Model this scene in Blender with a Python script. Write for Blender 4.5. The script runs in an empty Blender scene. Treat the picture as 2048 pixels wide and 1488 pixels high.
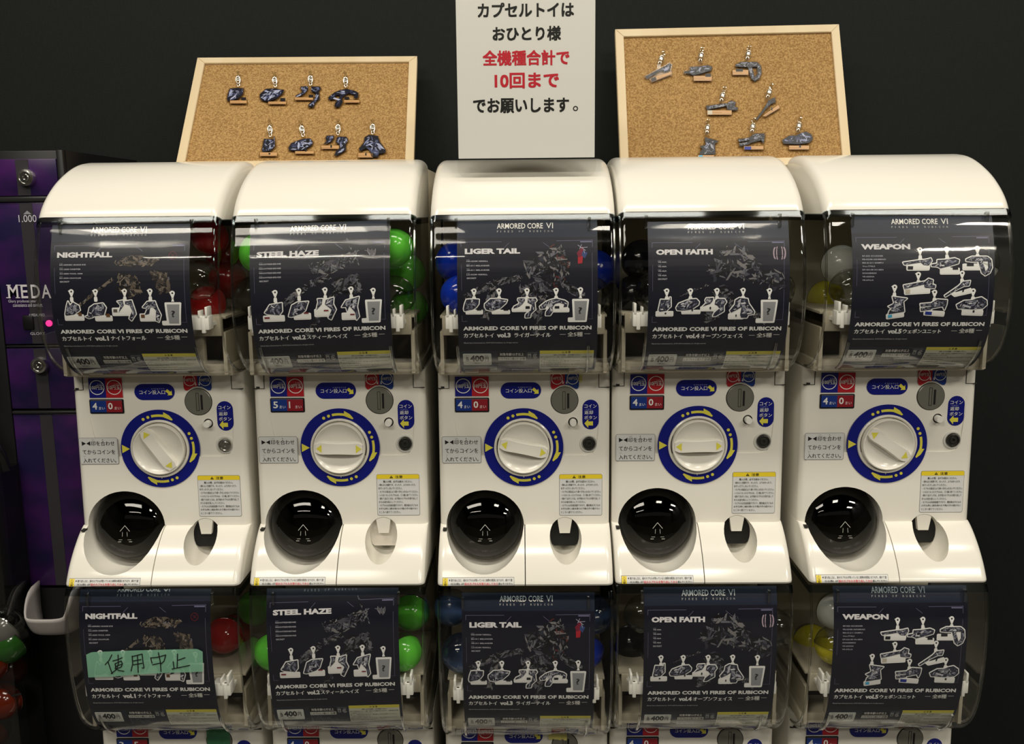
import bpy, bmesh, math, random
import numpy as np
from math import sin, cos, pi, radians as R
from mathutils import Vector, Matrix
from mathutils.geometry import tessellate_polygon

SC = bpy.context.scene
COL = SC.collection
random.seed(7)
ZC = 1.33                      # camera height above the floor; heights below are given from eye level

# ------------------------------------------------------------------ camera
F = 1850.0
PITCH, ROLL, YAW = R(9.63), R(-0.55), R(-0.7)
fw = Vector((sin(YAW)*cos(PITCH), cos(YAW)*cos(PITCH), -sin(PITCH)))
rt0 = Vector((cos(YAW), -sin(YAW), 0)); up0 = rt0.cross(fw)
rt = cos(ROLL)*rt0 + sin(ROLL)*up0
up = -sin(ROLL)*rt0 + cos(ROLL)*up0
cam = bpy.data.cameras.new('camera'); cam.sensor_width = 36; cam.lens = F/2048*36
cam.clip_start = .05
co = bpy.data.objects.new('camera', cam); COL.objects.link(co)
co.matrix_world = Matrix(((rt.x, up.x, -fw.x, 0), (rt.y, up.y, -fw.y, 0), (rt.z, up.z, -fw.z, ZC), (0, 0, 0, 1)))
SC.camera = co

def ray(px, py): return fw + rt*((px-1024)/F) - up*((py-744)/F)
def at(px, py, Y):             # measured point of the photograph at depth Y -> x, z (from eye level)
    d = ray(px, py); t = Y/d.y
    return d.x*t, d.z*t
def projy(x, Y, z):
    v = Vector((x, Y, z)); return 744 - F*v.dot(up)/v.dot(fw)

# ------------------------------------------------------------------ world, exposure, lamps
w = bpy.data.worlds.new('world'); SC.world = w; w.use_nodes = True
w.node_tree.nodes['Background'].inputs[0].default_value = (1.0, .93, .82, 1)
w.node_tree.nodes['Background'].inputs[1].default_value = .10
SC.view_settings.view_transform = 'Standard'; SC.view_settings.look = 'None'
SC.view_settings.exposure = 0.48; SC.view_settings.gamma = 1.0; SC.view_settings.use_curve_mapping = False
CEIL = 3.2
LAMPS = [  # x, y, length, width, watts
    (-1.45, -0.95, 1.75, .62, 37), (.93, -0.95, .50, .50, 17), (2.75, -0.95, .8, .30, 31),  # the last one is added fill, set clear of the window reflections
    (-1.5, -2.5, 1.5, .10, 10), (2.8, -2.3, .7, .30, 26),  # the right-hand one is added frontal fill
    (-1.35, .74, 1.1, .22, 15), (.10, .74, 1.1, .22, 15), (1.55, .74, 1.1, .22, 15)]  # overhead row added as fill for hoods and chutes
for i, (x, y, l, wd, e) in enumerate(LAMPS):
    L = bpy.data.lights.new('ceiling_lamp_light', 'AREA'); L.shape = 'RECTANGLE'; L.size = l; L.size_y = wd
    L.energy = e; L.color = (1.0, .93, .80)
    lo = bpy.data.objects.new('ceiling_lamp_light', L); COL.objects.link(lo); lo.location = (x, y, CEIL-.075)


# ------------------------------------------------------------------ materials
MATS = {}
def mat(name, col, rough=.5, metal=0, spec=.5, bump=None, noise=None, trans=0, ior=1.45, coat=0):
    if name in MATS: return MATS[name]
    m = bpy.data.materials.new(name); m.use_nodes = True; nt = m.node_tree; b = nt.nodes['Principled BSDF']
    b.inputs['Base Color'].default_value = (*col, 1); b.inputs['Roughness'].default_value = rough
    b.inputs['Metallic'].default_value = metal; b.inputs['Specular IOR Level'].default_value = spec
    b.inputs['Transmission Weight'].default_value = trans; b.inputs['IOR'].default_value = ior
    b.inputs['Coat Weight'].default_value = coat
    tc = nt.nodes.new('ShaderNodeTexCoord')
    if noise:                   # scale, other colour, detail, lo, hi
        n = nt.nodes.new('ShaderNodeTexNoise'); n.inputs['Scale'].default_value = noise[0]; n.inputs['Detail'].default_value = noise[2]
        mp = nt.nodes.new('ShaderNodeMapping'); mp.inputs['Scale'].default_value = noise[5] if len(noise) > 5 else (1, 1, 1)
        nt.links.new(tc.outputs['Object'], mp.inputs[0]); nt.links.new(mp.outputs[0], n.inputs['Vector'])
        r = nt.nodes.new('ShaderNodeValToRGB'); r.color_ramp.elements[0].position = noise[3]; r.color_ramp.elements[1].position = noise[4]
        r.color_ramp.elements[0].color = (*col, 1); r.color_ramp.elements[1].color = (*noise[1], 1)
        nt.links.new(n.outputs['Fac'], r.inputs[0]); nt.links.new(r.outputs[0], b.inputs['Base Color'])
    if bump:                    # scale, strength
        n = nt.nodes.new('ShaderNodeTexNoise'); n.inputs['Scale'].default_value = bump[0]; n.inputs['Detail'].default_value = 3
        bp = nt.nodes.new('ShaderNodeBump'); bp.inputs['Strength'].default_value = bump[1]; bp.inputs['Distance'].default_value = .002
        nt.links.new(tc.outputs['Object'], n.inputs['Vector']); nt.links.new(n.outputs['Fac'], bp.inputs['Height']); nt.links.new(bp.outputs[0], b.inputs['Normal'])
    MATS[name] = m; return m

def clear_mat(name, face, edge, refl=1.0, rough=.03, power=3.0, ior=1.45, bump=None):
    """thin clear plastic: light passes tinted (more at the edge-on angles), the rest is mirrored by Fresnel"""
    if name in MATS: return MATS[name]
    m = bpy.data.materials.new(name); m.use_nodes = True; nt = m.node_tree; nt.nodes.clear()
    out = nt.nodes.new('ShaderNodeOutputMaterial'); mix = nt.nodes.new('ShaderNodeMixShader')
    tr = nt.nodes.new('ShaderNodeBsdfTransparent'); gl = nt.nodes.new('ShaderNodeBsdfGlossy'); gl.inputs['Roughness'].default_value = rough
    fr = nt.nodes.new('ShaderNodeFresnel'); fr.inputs['IOR'].default_value = ior
    ge = nt.nodes.new('ShaderNodeNewGeometry'); ma = nt.nodes.new('ShaderNodeMath'); ma.operation = 'MULTIPLY_ADD'   # same Fresnel from both sides of the thin wall
    ma.inputs[1].default_value = 1/ior-ior; ma.inputs[2].default_value = ior
    nt.links.new(ge.outputs['Backfacing'], ma.inputs[0]); nt.links.new(ma.outputs[0], fr.inputs['IOR'])
    lw = nt.nodes.new('ShaderNodeLayerWeight'); lw.inputs['Blend'].default_value = .5
    pw = nt.nodes.new('ShaderNodeMath'); pw.operation = 'POWER'; pw.inputs[1].default_value = power
    mc = nt.nodes.new('ShaderNodeMix'); mc.data_type = 'RGBA'
    mc.inputs[6].default_value = (*face, 1); mc.inputs[7].default_value = (*edge, 1)
    nt.links.new(lw.outputs['Facing'], pw.inputs[0]); nt.links.new(pw.outputs[0], mc.inputs[0]); nt.links.new(mc.outputs[2], tr.inputs[0])
    mu = nt.nodes.new('ShaderNodeMath'); mu.operation = 'MULTIPLY'; mu.inputs[1].default_value = refl; mu.use_clamp = True
    nt.links.new(fr.outputs[0], mu.inputs[0]); nt.links.new(mu.outputs[0], mix.inputs[0])
    nt.links.new(tr.outputs[0], mix.inputs[1]); nt.links.new(gl.outputs[0], mix.inputs[2]); nt.links.new(mix.outputs[0], out.inputs[0])
    if bump:
        tc = nt.nodes.new('ShaderNodeTexCoord'); n = nt.nodes.new('ShaderNodeTexNoise'); n.inputs['Scale'].default_value = bump[0]; n.inputs['Detail'].default_value = 1.5
        mp = nt.nodes.new('ShaderNodeMapping'); mp.inputs['Scale'].default_value = (.5, 1, 1)
        oi = nt.nodes.new('ShaderNodeObjectInfo')
        va = nt.nodes.new('ShaderNodeVectorMath'); va.operation = 'ADD'
        bp = nt.nodes.new('ShaderNodeBump'); bp.inputs['Strength'].default_value = bump[1]; bp.inputs['Distance'].default_value = .01
        nt.links.new(tc.outputs['Object'], va.inputs[0]); nt.links.new(oi.outputs['Location'], va.inputs[1])
        nt.links.new(va.outputs[0], mp.inputs[0]); nt.links.new(mp.outputs[0], n.inputs['Vector']); nt.links.new(n.outputs['Fac'], bp.inputs['Height'])
        nt.links.new(bp.outputs[0], gl.inputs['Normal']); nt.links.new(bp.outputs[0], fr.inputs['Normal'])
    MATS[name] = m; return m

def print_mat():
    m = bpy.data.materials.new('printed_ink'); m.use_nodes = True; nt = m.node_tree; b = nt.nodes['Principled BSDF']
    a = nt.nodes.new('ShaderNodeAttribute'); a.attribute_name = 'ink'
    nt.links.new(a.outputs['Color'], b.inputs['Base Color']); b.inputs['Roughness'].default_value = .38
    return m
INK = print_mat()
WHITE = mat('white_plastic', (.80, .775, .70), .16, spec=.5)
WHITE2 = mat('white_plastic_inner', (.74, .70, .64), .30)
BRIGHT = mat('white_clip_plastic', (.86, .85, .80), .35)
BEIGE = mat('beige_inner_plastic', (.52, .47, .36), .5)
BLACK = mat('black_void', (.004, .004, .004), .6)
GAP = mat('dark_gap', (.02, .018, .015), .7)
GREYM = mat('grey_metal', (.20, .20, .17), .34, metal=.35, bump=(400, .1))
CHROME = mat('chrome', (.75, .74, .70), .18, metal=1)
SILVER = mat('silver_clasp', (.85, .83, .76), .22, metal=.9)
DOME = clear_mat('clear_dome_plastic', (.975, .975, .965), (.66, .72, .73), 1.1, .03, 7.0)
RAIL = clear_mat('clear_rail_plastic', (.88, .88, .85), (.60, .62, .58), 4.0, .10, 1.5)
FILM = clear_mat('clear_sleeve_film', (.99, .99, .99), (.96, .96, .96), .8, .06, 3.0, bump=(11, .16))
SMOKE = clear_mat('smoked_plastic', (.115, .11, .10), (.01, .01, .01), 1.3, .03, 1.6)
CLEARBALL = clear_mat('clear_capsule_plastic', (.86, .87, .84), (.42, .44, .40), 1.3, .05, 2.2)
ACRYL = clear_mat('clear_acrylic', (.94, .91, .86), (.5, .47, .40), .55, .10, 2.0)
BOXCLEAR = clear_mat('clear_bin_plastic', (.80, .81, .80), (.4, .42, .42), 1.2, .06, 2.0)

def srgb(r, g, b):
    f = lambda c: (c/255/12.92) if c/255 <= .04045 else ((c/255+.055)/1.055)**2.4
    return (f(r), f(g), f(b))

# ------------------------------------------------------------------ object helpers
def link(o, parent=None):
    COL.objects.link(o)
    if parent is not None: o.parent = parent
    return o
def thing(name, label, cat, loc=(0, 0, 0), rotz=0, group=None):
    o = bpy.data.objects.new(name, None); o.empty_display_size = .05
    o.location = loc; o.rotation_euler = (0, 0, rotz); link(o)
    o['label'] = label; o['category'] = cat
    if group: o['group'] = group
    return o
def tag(o, label, cat, group=None):
    o['label'] = label; o['category'] = cat
    if group: o['group'] = group
    return o
def mesh(name, V, Fc, m, smooth=False, cols=None):
    me = bpy.data.meshes.new(name); me.from_pydata([tuple(v) for v in V], [], [tuple(f) for f in Fc])
    if m is not None: me.materials.append(m)
    if cols is not None:
        a = me.color_attributes.new('ink', 'FLOAT_COLOR', 'CORNER')
        flat = []
        for p in me.polygons:
            c = cols[p.index]; flat += [c[0], c[1], c[2], 1.0]*p.loop_total
        a.data.foreach_set('color', flat)
    if smooth: me.polygons.foreach_set('use_smooth', [True]*len(me.polygons))
    me.update(); return me
def obj(name, me, parent=None, loc=None, label=None):
    o = bpy.data.objects.new(name, me); link(o, parent)
    if loc: o.location = loc
    if label: o['label'] = label
    return o
def bm_mesh(name, bm, m, smooth=False, sharp=None):
    me = bpy.data.meshes.new(name); bmesh.ops.recalc_face_normals(bm, faces=bm.faces[:]); bm.to_mesh(me); bm.free()
    if m is not None: me.materials.append(m)
    if smooth:
        me.polygons.foreach_set('use_smooth', [True]*len(me.polygons))
        me.set_sharp_from_angle(angle=R(sharp or 35))
    return me
def bx(bm, x0, x1, y0, y1, z0, z1, bev=0, seg=2):
    r = bmesh.ops.create_cube(bm, size=1, matrix=Matrix.Translation(((x0+x1)/2, (y0+y1)/2, (z0+z1)/2)) @ Matrix.Diagonal((x1-x0, y1-y0, z1-z0, 1)))
    if bev:
        es = list({e for v in r['verts'] for e in v.link_edges})
        bmesh.ops.bevel(bm, geom=es, offset=bev, segments=seg, affect='EDGES', profile=.5)
def box_mesh(name, x0, x1, y0, y1, z0, z1, m, bev=0, seg=2):
    bm = bmesh.new(); bx(bm, x0, x1, y0, y1, z0, z1, bev, seg); return bm_mesh(name, bm, m, bool(bev))
def lathe(name, prof, m, n=48, smooth=True, sharp=30):
    """prof: (radius, forward) ; axis = -Y (towards the camera)"""
    bm = bmesh.new(); rings = []
    for r, h in prof:
        if r < 1e-6: rings.append([bm.verts.new((0, -h, 0))])
        else: rings.append([bm.verts.new((r*cos(2*pi*k/n), -h, r*sin(2*pi*k/n))) for k in range(n)])
    for a, b in zip(rings, rings[1:]):
        for k in range(n):
            k2 = (k+1) % n
            if len(a) == 1 and len(b) == 1: continue
            if len(a) == 1: bm.faces.new((a[0], b[k], b[k2]))
            elif len(b) == 1: bm.faces.new((a[k], a[k2], b[0]))
            else: bm.faces.new((a[k], a[k2], b[k2], b[k]))
    return bm_mesh(name, bm, m, smooth, sharp)
def tube_mesh(name, pts, r, m, n=6, closed=False):
    bm = bmesh.new(); P = [Vector(p) for p in pts]; rings = []
    for i, p in enumerate(P):
        a = P[i-1] if (i > 0 or closed) else p; b = P[(i+1) % len(P)] if (i < len(P)-1 or closed) else p
        t = (b-a).normalized(); u = t.orthogonal().normalized() if i == 0 else (u - t*u.dot(t)).normalized()
        v = t.cross(u); rings.append([bm.verts.new(p + r*(cos(2*pi*k/n)*u + sin(2*pi*k/n)*v)) for k in range(n)])
    L = len(P)
    for i in range(L if closed else L-1):
        a, b = rings[i], rings[(i+1) % L]
        for k in range(n): bm.faces.new((a[k], a[(k+1) % n], b[(k+1) % n], b[k]))
    if not closed: bm.faces.new(rings[0][::-1]); bm.faces.new(rings[-1])
    return bm_mesh(name, bm, m, True, 50)
def catmull(P, n=4):
    P = [np.array(p, float) for p in P]; out = []
    for i in range(len(P)-1):
        a = P[i-1] if i else 2*P[0]-P[1]; b, c = P[i], P[i+1]; d = P[i+2] if i+2 < len(P) else 2*P[-1]-P[-2]
        for k in range(n):
            t = k/n; out.append(.5*((2*b)+(-a+c)*t+(2*a-5*b+4*c-d)*t*t+(-a+3*b-3*c+d)*t**3))
    out.append(P[-1]); return [tuple(p) for p in out]
def loft(prof, xl, xr, rl, rr, yback, caps=True, back=True, ns=6, flat=False):
    """front surface given by a profile of (y, z) swept in x, with rounded left and right corners, running back to yback"""
    P = [np.array(p, float) for p in prof]; bm = bmesh.new(); rings = []
    for i, p in enumerate(P):
        t = P[min(i+1, len(P)-1)] - P[max(i-1, 0)]; t = t/(np.linalg.norm(t)+1e-12)
        nn = np.array([-t[1], t[0]]) if P[-1][1] > P[0][1] else np.array([t[1], -t[0]])   # outward
        if flat: nn = np.array([-1., 0.])
        ring = []
        def corner(x, s, r):
            L = []
            if r <= 0: return [(x, p[0], p[1])]
            for k in range(ns+1):
                th = k/ns*pi/2
                q = p - nn*r*(1-cos(th)); L.append((x - s*r + s*r*sin(th), q[0], q[1]))
            return L
        right = corner(xr, 1, rr); left = corner(xl, -1, rl)
        seq = [(xl, yback, left[-1][2])] + left[::-1] + right + [(xr, yback, right[-1][2])]
        rings.append([bm.verts.new(v) for v in seq])
    for a, b in zip(rings, rings[1:]):
        for k in range(len(a)-1): bm.faces.new((a[k], a[k+1], b[k+1], b[k]))
        if back: bm.faces.new((a[-1], a[0], b[0], b[-1]))
    if caps:
        bm.faces.new(rings[0]); bm.faces.new(rings[-1][::-1])
    return bm
def boolean(me, cutters, name, m, sharp=30):
    o = bpy.data.objects.new('t', me); COL.objects.link(o); tmp = []
    for c in cutters:
        co_ = bpy.data.objects.new('c', c); COL.objects.link(co_); tmp.append(co_)
        md = o.modifiers.new('b', 'BOOLEAN'); md.operation = 'DIFFERENCE'; md.solver = 'EXACT'; md.object = co_
    dg = bpy.context.evaluated_depsgraph_get(); r = bpy.data.meshes.new_from_object(o.evaluated_get(dg)); r.name = name
    for x in tmp+[o]: bpy.data.objects.remove(x)
    r.materials.clear(); r.materials.append(m)
    r.polygons.foreach_set('material_index', [0]*len(r.polygons))
    r.polygons.foreach_set('use_smooth', [True]*len(r.polygons)); r.set_sharp_from_angle(angle=R(sharp))
    return r

# ------------------------------------------------------------------ lettering
TC = {}
def glyphs(body, bold=0.0, res=2):
    k = (body, bold, res)
    if k in TC: return TC[k]
    c = bpy.data.curves.new('t', 'FONT'); c.body = body; c.size = 1; c.resolution_u = res; c.offset = bold; c.align_x = 'LEFT'
    o = bpy.data.objects.new('t', c); COL.objects.link(o)
    dg = bpy.context.evaluated_depsgraph_get(); m = bpy.data.meshes.new_from_object(o.evaluated_get(dg))
    V = [(v.co.x, v.co.y) for v in m.vertices]; Fc = [tuple(p.vertices) for p in m.polygons]
    bpy.data.objects.remove(o); bpy.data.curves.remove(c); bpy.data.meshes.remove(m)
    xs = [v[0] for v in V]; ys = [v[1] for v in V]
    TC[k] = (V, Fc, min(xs), max(xs), min(ys), max(ys)); return TC[k]

class Flat:
    """collects flat coloured print in (u, v, layer) with v downwards; build() lays it on a surface"""
    def __init__(s): s.V = []; s.F = []; s.C = []; s.n = 0
    def add(s, V, Fc, col, lay):
        lay = lay+(s.n % 20)*.012; s.n += 1      # a hair apart so that overlapping inks never coincide
        b = len(s.V); s.V += [(x, y, lay) for x, y in V]; s.F += [tuple(i+b for i in f) for f in Fc]; s.C += [col]*len(Fc)
    def rect(s, x0, y0, x1, y1, col, lay, ny=1, nx=1):
        V = [(x0+(x1-x0)*i/nx, y0+(y1-y0)*j/ny) for j in range(ny+1) for i in range(nx+1)]
        Fc = [(j*(nx+1)+i, (j+1)*(nx+1)+i, (j+1)*(nx+1)+i+1, j*(nx+1)+i+1) for j in range(ny) for i in range(nx)]
        s.add(V, Fc, col, lay)
    def poly(s, P, col, lay): s.add(P, [tuple(t) for t in tessellate_polygon([[Vector((x, y, 0)) for x, y in P]])], col, lay)
    def line(s, a, b, w, col, lay):
        a = np.array(a, float); b = np.array(b, float); d = b-a; d /= np.linalg.norm(d)+1e-9; n = np.array([-d[1], d[0]])*w/2
        s.add([tuple(a+n), tuple(b+n), tuple(b-n), tuple(a-n)], [(0, 1, 2, 3)], col, lay)
    def pline(s, P, w, col, lay):
        for a, b in zip(P, P[1:]): s.line(a, b, w, col, lay)
        for p in P: s.disc(p[0], p[1], w/2, col, lay, 8)
    def disc(s, x, y, r, col, lay, n=24, ry=None):
        ry = ry or r
        s.add([(x+r*cos(2*pi*k/n), y+ry*sin(2*pi*k/n)) for k in range(n)], [tuple(range(n))], col, lay)
    def ring(s, x, y, r0, r1, col, lay, n=40, a0=0, a1=2*pi):
        full = abs(a1-a0-2*pi) < 1e-6; V = []
        m = n if full else n+1
        for k in range(m):
            a = a0+(a1-a0)*k/n; V += [(x+r0*cos(a), y+r0*sin(a)), (x+r1*cos(a), y+r1*sin(a))]
        s.add(V, [(2*k, 2*k+1, (2*k+3) % (2*m), (2*k+2) % (2*m)) for k in range(n)], col, lay)
    def rrect(s, x0, y0, x1, y1, r, col, lay, n=6):
        P = []
        for cx, cy, a in ((x1-r, y1-r, 0), (x0+r, y1-r, 1), (x0+r, y0+r, 2), (x1-r, y0+r, 3)):
            P += [(cx+r*cos((a+k/n)*pi/2), cy+r*sin((a+k/n)*pi/2)) for k in range(n+1)]
        s.add(P, [tuple(range(len(P)))], col, lay); return P
    def text(s, body, x0, y0, x1, y1, col, lay, bold=0.0, res=2, full=True, keep=None):
        """fit the text into the box; full: fits the glyphs' real extent"""
        asc = all(ord(ch) < 256 for ch in body)
        V, Fc, a, b, c, d = glyphs(body, bold if asc else 0.0, res)
        e = 0 if asc else bold      # dense characters are made bold by shifted copies
        sx = (x1-x0)/(b-a+2*e); sy = (y1-y0)/(d-c+2*e)
        if keep: sx = sy*keep
        if e == 0: sh = [(0, 0)]
        elif res > 2: sh = [(-e, -e), (e, -e), (-e, e), (e, e), (0, 0)]
        elif e >= .014: sh = [(-e, -e*.5), (e, e*.5), (0, 0)]
        else: sh = [(-e, 0), (e, 0)]
        for q, (ox, oy) in enumerate(sh): s.add([(x0+(vx-a+e+ox)*sx, y1-(vy-c+e+oy)*sy) for vx, vy in V], Fc, col, lay+q*.05)
    def build(s, name, surf, parent=None, label=None, m=None, cut=0):
        Vs, Fc, Cc = s.V, s.F, s.C
        if cut and Vs:             # cut long faces so that they follow the curved card
            bm = bmesh.new(); vs = [bm.verts.new(v) for v in Vs]; la = bm.faces.layers.int.new('c')
            for k, f_ in enumerate(Fc):
                try: q = bm.faces.new([vs[i] for i in f_]); q[la] = k
                except ValueError: pass
            ys = [v[1] for v in Vs]; y = math.floor(min(ys)/cut)*cut+cut
            while y < max(ys):
                fs = [q for q in bm.faces if min(v.co.y for v in q.verts) < y-.01 and max(v.co.y for v in q.verts) > y+.01]
                if fs:
                    g = list({v for q in fs for v in q.verts})+list({e for q in fs for e in q.edges})+fs
                    bmesh.ops.bisect_plane(bm, geom=g, plane_co=(0, y, 0), plane_no=(0, 1, 0), dist=.005)
                y += cut
            bm.verts.index_update(); bm.verts.ensure_lookup_table()
            Vs = [tuple(v.co) for v in bm.verts]; Fc = [tuple(v.index for v in q.verts) for q in bm.faces]; Cc = [s.C[q[la]] for q in bm.faces]; bm.free()
        V = [surf(*v) for v in Vs]
        me = mesh(name, V, Fc, m or INK, cols=Cc)
        return obj(name, me, parent, label=label)

# ------------------------------------------------------------------ outlines of the die-cut tags
def sdf_poly(P, X, Y):
    d = np.full(X.shape, 1e9); inside = np.zeros(X.shape, bool); n = len(P)
    for i in range(n):
        x0, y0 = P[i]; x1, y1 = P[(i+1) % n]; dx, dy = x1-x0, y1-y0
        t = np.clip(((X-x0)*dx+(Y-y0)*dy)/(dx*dx+dy*dy+1e-12), 0, 1)
        d = np.minimum(d, np.hypot(X-(x0+t*dx), Y-(y0+t*dy)))
        c = ((y0 > Y) != (y1 > Y)); xx = x0+(Y-y0)*dx/(dy if abs(dy) > 1e-12 else 1e-12); inside ^= c & (X < xx)
    return np.where(inside, -d, d)
def outline(polys, wd, n=54):
    A = np.array([p for P in polys for p in P]); lo = A.min(0)-wd*1.6; hi = A.max(0)+wd*1.6
    st = max(hi-lo)/n; nx = int((hi[0]-lo[0])/st)+2; ny = int((hi[1]-lo[1])/st)+2
    gx = lo[0]+st*np.arange(nx); gy = lo[1]+st*np.arange(ny); X, Y = np.meshgrid(gx, gy)
    S = np.min([sdf_poly(P, X, Y) for P in polys], 0) - wd
    seg = {}
    def ip(i, j, k, l):
        a, b = S[j, i], S[l, k]; t = a/(a-b); return (gx[i]+(gx[k]-gx[i])*t, gy[j]+(gy[l]-gy[j])*t)
    pts = {}
    for j in range(ny-1):
        for i in range(nx-1):
            c = [(i, j), (i+1, j), (i+1, j+1), (i, j+1)]; s_ = [S[q[1], q[0]] < 0 for q in c]
            if all(s_) or not any(s_): continue
            cr = []
            for k in range(4):
                if s_[k] != s_[(k+1) % 4]:
                    a, b = c[k], c[(k+1) % 4]; key = (min(a, b), max(a, b)); pts[key] = ip(*a, *b); cr.append(key)
            prs = [(cr[0], cr[1])] if len(cr) == 2 else [(cr[0], cr[1]), (cr[2], cr[3])]
            for a, b in prs: seg.setdefault(a, []).append(b); seg.setdefault(b, []).append(a)
    loops = []; used = set()
    for k0 in list(seg):
        if k0 in used: continue
        L = [k0]; used.add(k0); cur = k0
        while True:
            nx_ = [q for q in seg[cur] if q not in used]
            if not nx_: break
            cur = nx_[0]; used.add(cur); L.append(cur)
        if len(L) > 8: loops.append([pts[q] for q in L])
    def area(P): return abs(sum(P[i][0]*P[(i+1) % len(P)][1]-P[(i+1) % len(P)][0]*P[i][1] for i in range(len(P))))/2
    loops.sort(key=area, reverse=True)
    big = [L for L in loops if area(L) > .02*area(loops[0])]
    out = [big[0]]
    for L in big[1:]:          # keep separate islands, drop holes
        q = L[0]
        if float(sdf_poly(big[0], np.array([[q[0]]]), np.array([[q[1]]]))[0, 0]) > 0: out.append(L)
    return [L[::2] if len(L) > 40 else L for L in out]
def shards(P, n, rng, lmax, cols, mn=.0):
    """random slivers that lie inside polygon P"""
    A = np.array(P); lo = A.min(0); hi = A.max(0); out = []; tries = 0
    while len(out) < n and tries < n*14:
        tries += 1
        c = lo+(hi-lo)*rng.random(2); a = rng.random()*pi; L = lmax*(.25+.75*rng.random()); W = L*(.12+.35*rng.random())
        d = np.array([cos(a), sin(a)]); e = np.array([-d[1], d[0]]); k = rng.random()*.6+.2
        Q = np.array([c-d*L/2, c+d*L*k/2-e*W/2, c+d*L/2, c-d*L*k/3+e*W/2])
        if (sdf_poly(P, Q[:, :1], Q[:, 1:]) < -mn).all(): out.append(([tuple(q) for q in Q], cols[int(rng.random()*len(cols))]))
    return out

# tag pictures: art polygons, info bar, logo chip, chip colour, hook point  (units: pixels of an enlarged crop)
def rc(x0, y0, x1, y1): return [(x0, y0), (x1, y0), (x1, y1), (x0, y1)]
K0 = (.012, .014, .02); RED_ = (.22, .03, .04); BLUE_ = (.01, .03, .28); CYAN_ = (.06, .42, .7)
B1 = {
 'A': ([[(205, 265), (300, 258), (385, 265), (378, 330), (345, 375), (300, 405), (175, 430), (165, 400), (180, 330)]], rc(205, 425, 425, 465), rc(352, 385, 418, 420), K0, (315, 240)),
 'B': ([[(600, 340), (680, 270), (790, 265), (920, 285), (900, 330), (820, 400), (700, 440), (620, 420), (598, 380)]], rc(710, 440, 945, 475), rc(868, 395, 935, 435), K0, (805, 250)),
 'C': ([[(1140, 240), (1230, 235), (1238, 270), (1200, 320), (1150, 360), (1070, 385), (1080, 355), (1150, 320), (1160, 290), (1135, 265)],
        [(1280, 240), (1390, 240), (1405, 270), (1375, 300), (1385, 400), (1320, 460), (1310, 510), (1240, 515), (1245, 470), (1320, 410), (1335, 330), (1275, 300)]], rc(1060, 385, 1300, 420), rc(1245, 350, 1305, 388), K0, (1268, 225)),
 'D': ([[(1500, 385), (1580, 320), (1650, 290), (1740, 270), (1860, 300), (1900, 330), (1890, 390), (1840, 395), (1850, 350), (1780, 330), (1720, 345), (1680, 400), (1690, 450), (1650, 510), (1585, 510), (1590, 460), (1640, 400), (1660, 350), (1600, 360), (1580, 410), (1510, 415)]], rc(1710, 420, 1910, 455), rc(1715, 378, 1780, 412), K0, (1735, 250)),
 'E': ([[(655, 930), (790, 935), (800, 1030), (740, 1090), (640, 1105), (625, 1080)], [(783, 900), (795, 900), (800, 1000), (785, 1000)]], rc(600, 1110, 825, 1160), rc(715, 1118, 738, 1140), K0, (740, 905)),
 'F': ([[(975, 1050), (1010, 990), (1110, 950), (1170, 930), (1260, 925), (1300, 970), (1290, 1010), (1190, 1075), (1090, 1090), (990, 1085)]], rc(1065, 1095, 1310, 1130), rc(1195, 1065, 1215, 1100), K0, (1175, 905)),
 'G': ([[(1480, 890), (1580, 885), (1570, 930), (1540, 970), (1430, 1010), (1480, 960), (1465, 920)],
        [(1610, 920), (1640, 900), (1740, 905), (1765, 950), (1730, 1000), (1735, 1080), (1620, 1150), (1580, 1150), (1600, 1100), (1670, 1040), (1640, 1000), (1600, 980)]], rc(1410, 1020, 1640, 1065), rc(1530, 1015, 1550, 1050), K0, (1630, 880)),
}
B1H = ([[(1535, 700), (1570, 680), (1640, 690), (1650, 730), (1700, 800), (1700, 820), (1650, 830), (1640, 855), (1590, 855), (1580, 830), (1590, 760), (1560, 780), (1500, 810), (1490, 790), (1530, 740)]], rc(1485, 825, 1600, 860), rc(1540, 825, 1550, 845), K0, (1600, 675))
def conv(item, s, ox, oy):
    g = lambda P: [(ox+x*s, oy+y*s) for x, y in P]
    return ([g(P) for P in item[0]], g(item[1]), g(item[2]), item[3], g([item[4]])[0])
s2 = 310/2048.; s5 = 370/2048.; s1 = 520/2048.
ITEMS = {k: conv(v, s2, 430, 140) for k, v in B1.items()}       # now in photograph pixels
ITEMS['H'] = conv(B1H, s1, 340, 100)
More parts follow.
